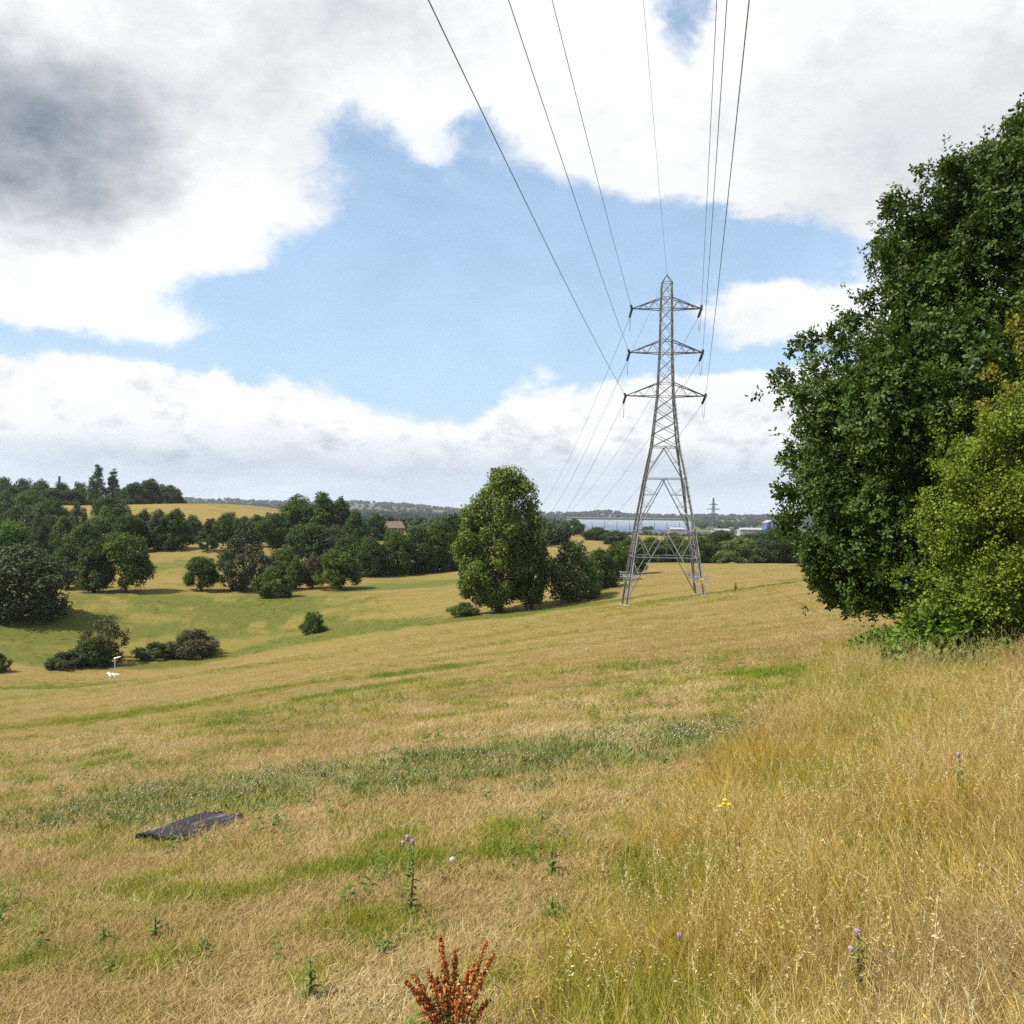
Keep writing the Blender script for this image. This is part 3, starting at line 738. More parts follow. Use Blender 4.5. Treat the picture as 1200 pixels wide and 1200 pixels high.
# ------------------------------------------------------------------ far woods: reads as one mass
def far_woods():
    rng = np.random.default_rng(21)
    protos = []
    for v in range(4):
        L = [(rng.normal() * 1.9, rng.normal() * 1.9, rng.uniform(2.0, 6.8), rng.uniform(1.4, 2.4)) for _ in range(11)]
        P, N = lobes_shell(L, 3.2, rng, thick=.4); vv, f, r = leaf_cards(P, N, 1.0, rng, .8)
        protos.append(mesh_np('wood_piece', vv, [f], [leaf_far], dict(rnd=r)))
    def put(name, label, n, az0, az1, d0, d1, thr, s0, s1, pw=1.0, skip=None, lim=None):
        az = np.radians(rng.uniform(az0, az1, n)); d = d0 + (d1 - d0) * rng.random(n) ** pw
        X = d * np.sin(az); Y = d * np.cos(az)
        k = fbm(X / 130 + 3, Y / 130 + 8, 3) > thr
        if skip is not None: k &= ~skip(X, Y)
        X, Y = X[k], Y[k]; sc = rng.uniform(s0, s1, len(X)); Z = H(X, Y) - .4
        if lim is not None:                               # keep the views over the lower trees that the place has
            u = X / Y; t = (Z + 8.6 * sc) / Y + u * .0131; k = t < np.where((u > .045) & (u < .29), lim[0], lim[1]); X, Y, Z, sc = X[k], Y[k], Z[k], sc[k]
        n = len(X)
        o = scatter(name, np.c_[X, Y, Z], np.c_[np.zeros((n, 2)), rng.uniform(0, 6.28, n)], sc, rng.integers(0, 4, n), rng.random(n), protos)
        tag(o, label, kind='stuff')
    def wh(X, Y): return (Y > 1060) & (Y < 1420) & (X > 40) & (X < 420)
    put('valley_woods', 'dark wooded valley floor beyond the fields', 1500, -20, 30, 480, 1050, .36, .6, 1.2, lim=(-.0150, -.003))
    put('near_woods', 'thick belt of trees beyond the gold field edge', 420, 1.5, 30, 290, 470, .30, .6, 1.05, lim=(-.0170, -.006))
    put('middle_woods', 'trees in the valley behind the middle clump and brick house', 260, -14, 1.5, 290, 480, .42, .55, .85, skip=lambda X, Y: (np.abs(np.degrees(np.arctan2(X, Y)) + 7.0) < 1.4) & (Y < 380), lim=(-.01, -.004))
    put('plain_woods', 'scattered woods over the far plain', 3600, -32, 32, 1050, 3200, .47, .8, 1.3, .8, wh)
    put('ridge_woods', 'wooded hills on the far horizon', 3200, -32, 32, 3000, 5200, .42, 1.0, 2.0)
leaf_far = leafmat('far_leaves', (.020, .034, .009), (.050, .068, .018), trans=0, inst=True)
far_woods()

# ------------------------------------------------------------------ pylon
def angle_bar():
    t = .14                                               # unit L-section along z
    pr = [(-.5, -.5), (.5, -.5), (.5, -.5 + t), (-.5 + t, -.5 + t), (-.5 + t, .5), (-.5, .5)]
    v = [(x, y, 0) for x, y in pr] + [(x, y, 1) for x, y in pr]
    f4 = [(i, (i + 1) % 6, 6 + (i + 1) % 6, 6 + i) for i in range(6)] + [(3, 2, 1, 0), (5, 4, 3, 0), (6, 7, 8, 9), (6, 9, 10, 11)]
    mb = MB(); mb.add(v, f4); return mb
BAR = {m: angle_bar().mesh('steel_bar', M[m]) for m in ('steel', 'dark_steel')}
def bar(name, a, b, w, parent, mat='steel', spin=0.0):
    a, b = Vector(a), Vector(b); d = b - a
    o = bpy.data.objects.new(name, BAR[mat]); link(o); o.parent = parent
    q = d.to_track_quat('Z', 'Y').to_matrix().to_4x4() @ Matrix.Rotation(spin, 4, 'Z')
    w *= .85; o.matrix_local = Matrix.Translation(a) @ q @ Matrix.Diagonal((w, w, d.length, 1))
    return o


def insulator_mesh(n=11, L=1.35):
    prof = [(0, .03), (.1, .035)]
    for i in range(n):
        z = .14 + i * (L - .28) / n; s = (L - .28) / n
        prof += [(z, .05), (z + s * .35, .125), (z + s * .6, .125), (z + s * .8, .05)]
    prof += [(L - .1, .035), (L, .03)]
    mb = MB(); mb.tube(np.array([(0, 0, z) for z, r in prof]), np.array([r for z, r in prof]), 8); return mb.mesh('insulator_string', M['insulator'], False)
INS = insulator_mesh()

PYD = 95.0; PK = PYD / 1200
def yz(y): return (703 - y) * PK
pb = at(778, PYD); pb.z = zat(778, 703, PYD)
PYAW = R(-3.4)
def pylon():
    t = empty('electricity_pylon', pb, PYAW)
    tag(t, 'tall grey steel lattice pylon with three pairs of arms in the field', 'pylon')
    prof = [(322, .02), (331, .46), (362, .52), (414, .58), (465, .74), (524, 1.22), (561, 1.78), (622, 2.58), (652, 2.92), (703, 3.45)]
    ys = [q[0] for q in prof]; hw = [q[1] for q in prof]
    def W(y): return float(np.interp(y, ys, hw))
    def C(i, y):
        w = W(y); sx, sy = ((-1, -1), (1, -1), (1, 1), (-1, 1))[i]; return Vector((sx * w, sy * w, yz(y)))
    inv = t.matrix_basis.inverted() if False else (Matrix.Translation(pb) @ Matrix.Rotation(PYAW, 4, 'Z')).inverted()
    # legs, each down to the ground where it stands
    for i in range(4):
        c0 = C(i, 652); c1 = C(i, 703); wp = inv.inverted() @ c1
        for _ in range(4):
            g = float(H(wp.x, wp.y)); k = (c0.z + pb.z - g) / (c0.z - c1.z); q = c0 + (c1 - c0) * k; wp = inv.inverted() @ q
        pts = [C(i, y) for y in (331, 362, 414, 465, 524, 561, 622, 652)] + [c0 + (c1 - c0) * k]
        mb = MB(); rot = i * math.pi / 2
        for a, b, w in zip(pts[:-1], pts[1:], (.095, .105, .115, .13, .145, .155, .165, .17)):
            d = b - a; q = d.to_track_quat('Z', 'Y').to_matrix().to_4x4() @ Matrix.Rotation(rot, 4, 'Z')
            mt = Matrix.Translation(a) @ q @ Matrix.Diagonal((w, w, d.length * 1.003, 1))
            vv = [mt @ Vector(p) for p in np.vstack(angle_bar().v)]
            mb.add([tuple(p) for p in vv], np.vstack(angle_bar().f4))
        lg = mb.build('leg', M['steel'], t)
        f = MB(); e = pts[-1]; f.box((e.x, e.y, e.z - .12), (.42, .42, .4)); f.build('footing', M['concrete'], lg)
        if i in (0, 1):                                   # climbing bolts
            sb = MB(); 
            for z in np.arange(e.z + 2.6, yz(465), .42):
                y = 703 - z / PK; c = C(i, y) if y < 703 else e; sb.box((c.x + (-.12 if i == 0 else .12), c.y, c.z), (.2, .025, .025))
            q = sb.build('step_bolts', M['dark_steel'], lg); q['kind'] = 'stuff'
        # anti-climbing guard: short arms with strands of barbed wire
        gd = MB(); cc = C(i, 679)
        for dz in (0, .22, .44):
            s = .75
            for a, b in (((-s, -s), (s, -s)), ((s, -s), (s, s)), ((s, s), (-s, s)), ((-s, s), (-s, -s))):
                gd.tube([(cc.x + a[0] * .8, cc.y + a[1] * .8, cc.z + dz), (cc.x + b[0] * .8, cc.y + b[1] * .8, cc.z + dz)], .022, 4)
        for a in ((-1, -1), (1, -1), (1, 1), (-1, 1)):
            gd.tube([(cc.x, cc.y, cc.z), (cc.x + a[0] * .62, cc.y + a[1] * .62, cc.z + .46)], .035, 4)
        gd.build('climbing_guard', M['steel'], t)
    # square body: cross bracing
    levels = list(np.linspace(331, 465, 10)) + [480, 495, 509, 524]
    for fc in range(4):
        i, j = fc, (fc + 1) % 4
        for y0, y1 in zip(levels[:-1], levels[1:]):
            w = .062 if y0 < 464 else .075
            bar('brace', C(i, y1), C(j, y0), w, t); bar('brace', C(j, y1), C(i, y0), w, t)
        for y in (331, 349, 362, 399, 414, 449, 465, 524, 561, 622, 652): bar('horizontal_brace', C(i, y), C(j, y), .085 if y > 500 else .07, t)
        m524 = (C(i, 524) + C(j, 524)) / 2; m561 = (C(i, 561) + C(j, 561)) / 2; m622 = (C(i, 622) + C(j, 622)) / 2; m652 = (C(i, 652) + C(j, 652)) / 2
        for c in (i, j):
            bar('brace', m524, C(c, 559), .085, t); bar('brace', m561, C(c, 620), .095, t); bar('brace', m622, C(c, 698), .095, t)
            o_ = j if c == i else i
            for y, f in ((541, .5), (580, .32), (595, .55), (609, .8)):   # small secondary bars
                top, bot, y1 = (m524, C(c, 559), None) if y < 561 else (m561, C(c, 620), None)
                q = top + (bot - top) * f; bar('brace', C(c, y), q, .055, t)
                if y > 561: bar('brace', C(c, y - 9), q, .05, t)
            q = m622 + (C(c, 698) - m622) * .40; bar('brace', C(c, 622), q, .065, t); bar('brace', C(c, 636), m622 + (C(c, 622) - m622) * .0 + (q - m622) * .5, .05, t) if False else None
            q1 = C(c, 622) + (q - C(c, 622)) * .5; bar('brace', C(c, 636), q1, .055, t); bar('brace', C(c, 649), q1, .055, t)
            q2 = m622 + (C(c, 698) - m622) * .70; bar('brace', C(c, 677), q2, .055, t); bar('brace', C(c, 655), q2, .055, t)
        if fc == 0:
            bar('brace', m622, m652 + (C(j, 652) - m652) * .0, .05, t)
    for i in range(4): bar('peak_bar', C(i, 331), (0, 0, yz(322)), .075, t, 'dark_steel')
    # arms
    tips = []
    for yb, yt, ln in ((362.5, 349.5, 3.2), (414, 399.5, 3.38), (464.7, 449, 3.68)):
        for s in (-1, 1):
            zb, zt = yz(yb), yz(yt); wb, wt = W(yb), W(yt); tip = Vector((s * ln, 0, zb + .06))
            arm = MB()
            A = [Vector((s * wb, -wb, zb)), Vector((s * wb, wb, zb)), Vector((s * wt, -wt, zt)), Vector((s * wt, wt, zt))]
            for a in A:
                d = tip - a; q = d.to_track_quat('Z', 'Y').to_matrix().to_4x4(); mt = Matrix.Translation(a) @ q @ Matrix.Diagonal((.085, .085, d.length, 1))
                arm.add([tuple(mt @ Vector(p)) for p in np.vstack(angle_bar().v)], np.vstack(angle_bar().f4))
            arm.box((tip.x, 0, tip.z - .03), (.22, .26, .2))
            am = arm.build('cross_arm', M['dark_steel'], t)
            for k in (0, 1):
                b_, u_ = A[k], A[k + 2]
                zig = [b_.lerp(tip, 0), u_.lerp(tip, .22), b_.lerp(tip, .42), u_.lerp(tip, .60), b_.lerp(tip, .76)]
                for a, b in zip(zig[:-1], zig[1:]): bar('strut', a, b, .05, am, 'dark_steel')
            for f in (.3, .6): bar('strut', A[0].lerp(tip, f), A[1].lerp(tip, f), .05, am, 'dark_steel')
            tips.append((t.matrix_basis, tip, s, yb))
    pl = MB(); c = C(1, 679.5); pl.box((c.x - .05, c.y - .17, c.z + .15), (.42, .03, .5)); sg = pl.build('warning_sign', M['yellow_sign'], t)
    tr = MB(); z0 = c.z + .02
    for a, b in (((-.14, 0), (.14, 0)), ((.14, 0), (0, .26)), ((0, .26), (-.14, 0))):
        tr.tube([(c.x - .05 + a[0], c.y - .19, z0 + a[1]), (c.x - .05 + b[0], c.y - .19, z0 + b[1])], .014, 4)
    tr.build('warning_symbol', M['insulator'], sg)
    return t, Matrix.Translation(pb) @ Matrix.Rotation(PYAW, 4, 'Z'), tips
PYL, PM, TIPS = pylon()

LINE_IN = Vector((-.175, -1, 0)).normalized()              # span that comes overhead, span that runs on down the valley
LINE_OUT = Vector((-.05, 1, 0)).normalized()
def wire(name, p0, d, n, c, L, rad, label, group, k=5):
    s = np.linspace(0, L, 60); q = np.array(p0)[None] + np.outer(s, np.array(d)); q[:, 2] += -n * s + c * s * s
    mb = MB(); mb.tube(q, rad, k); o = mb.build(name, M['wire'], None, True); tag(o, label, 'power line', group); return q
ROWS = {362.5: 'top', 414: 'middle', 464.7: 'lowest'}
TOPX = {(362.5, -1): 647, (414, -1): 596, (464.7, -1): 502, (362.5, 1): 840, (414, 1): 852, (464.7, 1): 878}
for mt, tip, s, yb in TIPS:
    P = PM @ tip
    side = 'left' if s < 0 else 'right'; rw = ROWS[yb]
    # overhead span: passes the top edge of the view where measured
    u, v = unroll(TOPX[(yb, s)], 0)
    a0 = P + LINE_IN * 1.5
    Dy = (P.x - (LINE_IN.x / LINE_IN.y) * P.y) / (u - LINE_IN.x / LINE_IN.y)
    sl_ = (a0.y - Dy) / -LINE_IN.y; zt = -v * Dy; c = .00030
    n = -(zt - a0.z - c * sl_ ** 2) / sl_
    first = None
    wire('power_line', a0, LINE_IN, n, c, 210, .017, '%s power cable coming overhead to the %s arm on the %s' % (rw, rw, side), 'power cables overhead')
    b0 = P + LINE_OUT * 1.35 + Vector((0, 0, -.62))
    wire('power_line', b0, LINE_OUT, .230, .00060, 184, .018, '%s power cable running on down the valley from the %s arm' % (rw, side), 'power cables beyond the pylon')
    for e, dz in ((a0, n), (b0, .3)):
        d = (Vector(e) - P); o = bpy.data.objects.new('insulator_string', INS); link(o); o.parent = PYL
        ml = PM.inverted() @ (Matrix.Translation(P) @ d.to_track_quat('Z', 'Y').to_matrix().to_4x4()); o.matrix_local = ml
        o.scale = (1.0, 1.0, d.length / 1.35)
    tt = np.linspace(0, 1, 18)[:, None]; a_, b_ = np.array(a0), np.array(b0); q = a_ * (1 - tt) + b_ * tt; q[:, 2] -= (1 - (2 * tt[:, 0] - 1) ** 2) * 1.75
    q2 = np.array([tuple(PM.inverted() @ Vector(p)) for p in q])
    mb = MB(); mb.tube(q2, .016, 5); mb.build('jumper_loop', M['wire'], PYL, True)
pk = PM @ Vector((0, 0, yz(322)))
u, v = unroll(754, 0); Dy = (pk.x - (LINE_IN.x / LINE_IN.y) * pk.y) / (u - LINE_IN.x / LINE_IN.y); sl_ = (pk.y - Dy) / -LINE_IN.y
wire('earth_wire', pk, LINE_IN, -(-v * Dy - pk.z - .0003 * sl_ ** 2) / sl_, .0003, 210, .011, 'thin earth wire coming overhead to the peak of the pylon', 'earth wires')
wire('earth_wire', pk, LINE_OUT, .222, .00055, 186, .011, 'thin earth wire running on down the valley from the pylon peak', 'earth wires')

def far_pylon():
    d = 900; p = at(836, d); zt = zat(836, 583, d); h = zt - p.z
    t = empty('distant_pylon', p, R(20)); tag(t, 'small distant grey lattice pylon on the plain right of the big one', 'pylon')
    lg = MB()
    for sx, sy in ((-1, -1), (1, -1), (1, 1), (-1, 1)):
        lg.tube([(sx * h * .11, sy * h * .11, 0), (sx * h * .03, sy * h * .03, h * .6), (sx * .3, sy * .3, h)], .22, 4)
    lg.build('body', M['dark_steel'], t)
    br = MB(); zs = np.linspace(.05, .95, 13) * h
    for a, b in zip(zs[:-1], zs[1:]):
        wa, wb = (np.interp(q, [0, h * .6, h], [h * .11, h * .03, .3]) for q in (a, b))
        for i in range(4):
            c = [(-1, -1), (1, -1), (1, 1), (-1, 1)]; p0, p1 = c[i], c[(i + 1) % 4]
            br.tube([(p0[0] * wa, p0[1] * wa, a), (p1[0] * wb, p1[1] * wb, b)], .10, 3); br.tube([(p1[0] * wa, p1[1] * wa, a), (p0[0] * wb, p0[1] * wb, b)], .10, 3)
    br.build('lattice', M['dark_steel'], t)['kind'] = 'stuff'
    for z, ln in ((.83, 4.6), (.72, 6.6), (.61, 5.2)):
        a = MB(); z *= h
        for s in (-1, 1):
            for oy in (-.5, .5): a.tube([(0, oy, z), (s * ln, 0, z)], .2, 4); a.tube([(0, oy, z + 1.2), (s * ln, 0, z)], .14, 4)
        a.build('cross_arm', M['dark_steel'], t)
far_pylon()

# ------------------------------------------------------------------ distant buildings
M['brick'] = plain('orange_brick', (.25, .12, .06), (.20, .095, .05), .9, 3)
M['tile'] = plain('brown_roof_tiles', (.145, .105, .072), (.115, .085, .06), .9, 2)
M['glass'] = plain('dark_glass', (.05, .06, .07), (.04, .05, .06), .15, 2)
M['clad0'] = plain('whitish_cladding', (.70, .73, .78), (.67, .70, .75), .5, .004)
M['shed_wall'] = plain('off_white_cladding', (.30, .30, .295), (.26, .26, .255), .6, .2)
M['clad1'] = plain('pale_blue_cladding', (.60, .65, .74), (.57, .62, .71), .5, .004)
M['clad2'] = plain('light_blue_cladding', (.48, .54, .68), (.46, .52, .66), .5, .004)
M['clad3'] = plain('mid_blue_cladding', (.37, .44, .62), (.35, .42, .60), .5, .004)
M['clad4'] = plain('grey_blue_cladding', (.28, .35, .53), (.26, .33, .51), .5, .004)
M['roof_grey'] = plain('grey_roof', (.09, .095, .11), (.07, .075, .09), .7, .1)
M['deep_blue'] = plain('deep_blue_panels', (.06, .11, .24), (.05, .09, .20), .5, .2)
def house():
    d = 335; p = at(459, d); p.z = zat(459, 627, d); t = empty('brick_house', p, R(28)); tag(t, 'orange brick house with brown tiled roof among the valley trees', 'house')
    L, D, hh, rh = 6.6, 5.4, 2.4, 1.9
    w = MB(); w.box((0, 0, hh / 2 - 3), (L, D, hh + 6)); w.add([(-L / 2, -D / 2, hh), (-L / 2, D / 2, hh), (-L / 2, 0, hh + rh), (L / 2, -D / 2, hh), (L / 2, D / 2, hh), (L / 2, 0, hh + rh)], (), [(0, 2, 1), (3, 4, 5)])
    w.build('wall', M['brick'], t)
    r = MB()
    for s in (-1, 1):
        v = [(-L / 2 - .3, s * (D / 2 + .35), hh - .2), (L / 2 + .3, s * (D / 2 + .35), hh - .2), (L / 2 + .3, 0, hh + rh + .06), (-L / 2 - .3, 0, hh + rh + .06)]
        r.add(v + [(a, b, c + .18) for a, b, c in v], [(0, 1, 2, 3), (4, 5, 6, 7), (0, 1, 5, 4), (1, 2, 6, 5), (2, 3, 7, 6), (3, 0, 4, 7)])
    rf = r.build('roof', M['tile'], t); c = MB(); c.box((-2, .4, hh + rh + .4), (.7, .7, 1.4)); c.build('chimney', M['brick'], rf)
    for x in (-2.0, 1.6):
        f = MB(); f.box((x, -D / 2 - .03, 1.5), (1.25, .12, 1.25)); fr = f.build('window', M['white_paint'], t); g = MB(); g.box((x, -D / 2 - .08, 1.5), (1.0, .06, 1.0)); g.build('pane', M['glass'], fr)
house()
def warehouse():
    d = 1240; a = at(664, d); p = at(735, d); t = empty('blue_warehouse', (p.x, d, -23), R(-4)); zt = zat(735, 608.3, d) + 23; L = 140 / 1200 * d; D = 90
    tag(t, 'long pale blue warehouse with graded blue cladding beyond the trees', 'warehouse')
    hts = [0, zt * .30, zt * .50, zt * .68, zt * .84, zt]
    for k, m in enumerate(('clad4', 'clad3', 'clad2', 'clad1', 'clad0')):
        z0, z1 = hts[k], hts[k + 1]
        n = 10
        for i in range(n):
            w = MB(); w.box(((i + .5) * L / n - L / 2, -D / 2 - .05 * k, (z0 + z1) / 2), (L / n - .01, .6, z1 - z0 - .01)); w.build('cladding_panel', M[m], t)
    b = MB(); b.box((0, .4, zt / 2), (L - .3, D - .2, zt - .3)); b.build('wall', M['clad3'], t)
    fa = MB(); fa.box((0, -D / 2 - .5, zt + .35), (L + .6, .5, 1.1)); fa.build('fascia', M['roof_grey'], t)
    for i in range(11):
        pp = MB(); pp.box((i * L / 10 - L / 2, -D / 2 - .55, zt * .44), (.45, .35, zt * .88)); pp.build('downpipe', M['roof_grey'] if i in (0, 10) else M['clad2'], t)
    r = MB(); n = 9; ys = np.linspace(-D / 2 - .5, D / 2 + .5, n); zs = zt + 1.6 * (1 - (2 * np.linspace(0, 1, n) - 1) ** 2)
    v = [(x, y, z) for x in (-L / 2 - .5, L / 2 + .5) for y, z in zip(ys, zs)] + [(x, y, zt - .1) for x in (-L / 2 - .5, L / 2 + .5) for y in ys]
    f = [(i, i + 1, n + i + 1, n + i) for i in range(n - 1)] + [(2 * n + i, 2 * n + i + 1, i + 1, i) for i in range(n - 1)] + [(3 * n + i, n + i, n + i + 1, 3 * n + i + 1) for i in range(n - 1)]
    r.add(v, f); r.build('roof', M['roof_grey'], t)
warehouse()
def shed(px0, px1, ytop, d, label, mat='shed_wall', base=None):
    p = at((px0 + px1) / 2, d); w = (px1 - px0) / 1200 * d; zt = zat((px0 + px1) / 2, ytop, d); h = zt - p.z
    t = empty('shed', p, R(random.uniform(-4, 4))); tag(t, label, 'building', 'white sheds on the plain')
    b = MB(); b.box((0, 10, h / 2 - 1), (w, 20, h + 2)); b.build('wall', M[mat], t)
    r = MB(); x = w / 2 + .4
    r.add([(-x, -.5, h), (x, -.5, h), (x, 10, h + 1.4), (-x, 10, h + 1.4), (-x, 20.5, h), (x, 20.5, h), (-x, -.5, h - .5), (x, -.5, h - .5)], [(0, 1, 2, 3), (3, 2, 5, 4), (6, 7, 1, 0)]); r.build('roof', M['shed_wall'], t)
    for i in range(max(1, int(w / 12))):
        dr = MB(); dr.box((-w / 2 + (i + .5) * w / max(1, int(w / 12)), -.12, min(h, 4) / 2), (3.4, .3, min(h, 4) - .3)); dr.build('door', M['roof_grey'], t)
shed(786, 803, 620, 1000, 'low white shed under the right end of the blue warehouse')
shed(838, 856, 621.5, 940, 'low white shed at the foot of the distant pylon')
shed(868, 894, 620.5, 960, 'low white shed left of the blue and white building')
shed(706, 716, 622.5, 700, 'small white shed roof among trees below the blue warehouse')
shed(914, 932, 617.5, 980, 'low white shed right of the blue and white building')
def blue_building():
    d = 940; p = at(908, d); t = empty('blue_building', p, R(8)); k = d / 1200; zt = zat(908, 612, d); h = zt - p.z; w = 18.5 * k
    tag(t, 'blue and white boxy building peeping out beside the oak', 'building')
    b = MB(); b.box((0, 6, h / 2), (w, 12, h)); b.build('wall', M['deep_blue'], t)
    r = MB(); x = w / 2 + .3
    r.add([(-x, -.5, h - 1), (-x * .4, -.5, h + 1.2), (x, -.5, h + .8), (-x, 12.5, h - 1), (-x * .4, 12.5, h + 1.2), (x, 12.5, h + .8)] + [(-x, -.5, h - .5), (-x * .4, -.5, h + 1.7), (x, -.5, h + 1.3), (-x, 12.5, h - .5), (-x * .4, 12.5, h + 1.7), (x, 12.5, h + 1.3)],
          [(0, 3, 4, 1), (1, 4, 5, 2), (6, 7, 10, 9), (7, 8, 11, 10), (0, 1, 7, 6), (1, 2, 8, 7), (2, 5, 11, 8), (5, 4, 10, 11), (4, 3, 9, 10), (3, 0, 6, 9)]); r.build('roof', M['shed_wall'], t)
    for f in (-.18, .06, .42):
        q = MB(); q.box((f * w, -.35, h / 2), (.9, .6, h)); q.build('pillar', M['shed_wall'], t)
    g = MB(); g.box((0, -.1, h * .42), (w * .98, .3, 1.2)); g.build('window_band', M['clad1'], t)
blue_building()
def mast():
    d = 470; p = at(69, d); t = empty('mast', p); h = zat(69, 558, d) - p.z; tag(t, 'small mast rising above the skyline wood', 'mast')
    m = MB(); m.tube([(0, 0, 0), (0, 0, h)], [.35, .22], 6); m.build('pole', M['dark_steel'], t); q = MB(); q.tube([(0, 0, h - 3), (0, 0, h)], .55, 8); q.build('antenna', M['dark_steel'], t)
mast()

# ------------------------------------------------------------------ oak and hawthorn on the right
def oak_leaf(mb, o, a, n, L, W, rnd, out):
    b = np.cross(n, a)
    pr = [(0, 0), (.22, .20), (.38, .34), (.52, .28), (.70, .44), (.86, .26), (1, 0)]
    ctr = [o + a * L * x - n * L * .10 * x * x for x in (0, .3, .6, 1)]
    left = [o + a * L * x + b * W * y + n * L * .12 * y - n * L * .10 * x * x for x, y in pr]
    right = [o + a * L * x - b * W * y + n * L * .12 * y - n * L * .10 * x * x for x, y in pr]
    v = ctr + left[1:6] + right[1:6]     # 0-3 ctr, 4-8 left, 9-13 right
    f3 = [(0, 4, 1), (1, 4, 5), (1, 5, 6), (1, 6, 2), (2, 6, 7), (2, 7, 8), (2, 8, 3)]
    f3 += [(a_ + 5 if a_ > 3 else a_, c_ + 5 if c_ > 3 else c_, b_ + 5 if b_ > 3 else b_) for a_, b_, c_ in f3]
    mb.add(v, (), f3); out += [rnd] * len(v)


def sprig(mat, rng, nleaf, L, W, spread, twig=.0, simple=False, droop=.3):
    mb = MB(); rn = []
    for i in range(nleaf):
        th = i * 2.4 + rng.uniform(-.5, .5); f = (i + .5) / nleaf
        base = np.array([0, 0, -twig + twig * f]) + rng.normal(size=3) * spread * .25
        el = rng.uniform(-.15, .9)
        a = np.array([math.cos(th) * math.cos(el), math.sin(th) * math.cos(el), math.sin(el)])
        n = np.array([0, 0, 1.0]) + rng.normal(size=3) * droop; n -= a * (n @ a); n /= np.linalg.norm(n)
        base = base + a * spread * rng.uniform(0, .5)
        s = rng.uniform(.75, 1.2)
        if simple:
            b = np.cross(n, a); o = base
            v = [o, o + a * L * s * .5 + b * W * s * .5 + n * W * .12, o + a * L * s, o + a * L * s * .5 - b * W * s * .5 + n * W * .12, o + a * L * s * .52]
            mb.add(v, (), [(0, 1, 4), (1, 2, 4), (2, 3, 4), (3, 0, 4)]); rn += [rng.random()] * 5
        else:
            oak_leaf(mb, base, a, n, L * s, W * s, rng.random(), rn)
    return mb.mesh('leaf_sprig', mat, False, dict(rnd=np.array(rn)))


def oak():
    rng = np.random.default_rng(3)
    d = 22.0; p = at(1228, d); s = 1200 / d
    zg = p.z
    mat = leafmat('oak_leaves', (.023, .047, .006), (.060, .102, .011), (.105, .155, .022), trans=.22, rough=.5, spec=.22, inst=True)
    prof = []
    for y, x in [(752, 1050), (743, 1020), (727, 992), (700, 980), (680, 965), (647, 940), (607, 925), (577, 912), (540, 908), (500, 915), (460, 903), (437, 903), (405, 930), (390, 955), (377, 985), (363, 1005), (347, 1018), (300, 1018), (270, 1020), (243, 1036), (213, 1052), (198, 1093), (177, 1155), (150, 1175), (118, 1200), (95, 1222)]:
        prof.append((zat(x, y, d) - zg, (1228 - x) / s - .10))
    prof = sorted(prof)
    L = crown_profile(prof, 235, rng, (.5, 1.0), vary=(.88, 1.02))
    # measured outline clumps on the open left side
    for x, y, r in [(916, 445, .32), (912, 412, .26), (938, 400, .28), (962, 402, .25), (988, 378, .26), (1010, 368, .22), (915, 470, .3), (910, 535, .28), (918, 578, .28), (930, 610, .35), (945, 645, .4), (972, 690, .35), (1026, 300, .3), (1028, 345, .3), (1026, 262, .25), (1046, 235, .28), (1056, 205, .24), (1064, 193, .16), (1082, 215, .25), (1096, 205, .22), (1115, 198, .24), (1130, 200, .22), (1158, 182, .25), (1176, 156, .28), (1188, 132, .22), (1198, 120, .2), (990, 720, .25), (1005, 735, .25), (1050, 735, .5), (1085, 740, .5), (1120, 740, .5), (1030, 748, .35), (1062, 752, .35), (1015, 742, .25), (1000, 728, .2), (1100, 752, .4), (975, 700, .35), (1000, 705, .45), (1020, 725, .45), (1045, 738, .5), (1075, 745, .5), (960, 668, .35), (985, 680, .45), (1010, 740, .3), (1035, 752, .3), (950, 660, .3)]:
        L.append(((x - 1228) / s, rng.uniform(-1.2, .6), zat(x, y, d) - zg, r))
    P, N = lobes_shell(L, 33, rng, thick=.42, flat=.95, down=.0)
    # thin the side that lies outside the picture
    ed = np.interp(P[:, 2], [q[0] for q in prof], [q[1] for q in prof])
    keep = (P[:, 2] > .15) & (np.hypot(P[:, 0], P[:, 1]) < ed + .38) & ((P[:, 0] < 1.5) | (rng.random(len(P)) < .35)); P, N = P[keep], N[keep]
    # twigs that stick out of the outline
    k = rng.random(len(P)) < .08; P[k] += N[k] * rng.uniform(.1, .5, (k.sum(), 1))
    n = len(P)
    pro = [sprig(mat, rng, 12, .086, .064, .09, .12) for _ in range(5)]
    t = empty('oak_tree', p); tag(t, 'large dark oak with dense crown reaching the ground at right', 'tree')
    c = scatter('crown', P, euler_fast(N + np.array([0, 0, .3]), rng.uniform(0, 6.28, n)), rng.uniform(.7, 1.3, n), rng.integers(0, 5, n), np.clip(rng.random(n) * .6 + .8 * (fbm(P[:, 0] * .9 + P[:, 1] * .5 + 40, P[:, 2] * .9 + 40, 2) - .25), 0, 1), pro, t); c['kind'] = 'stuff'
    lm = limb_paths(L, 8.0, .34, rng, .18); obj('trunk', lm.mesh('oak_trunk', M['bark'], True), t)
    print('oak sprigs', n)
oak()

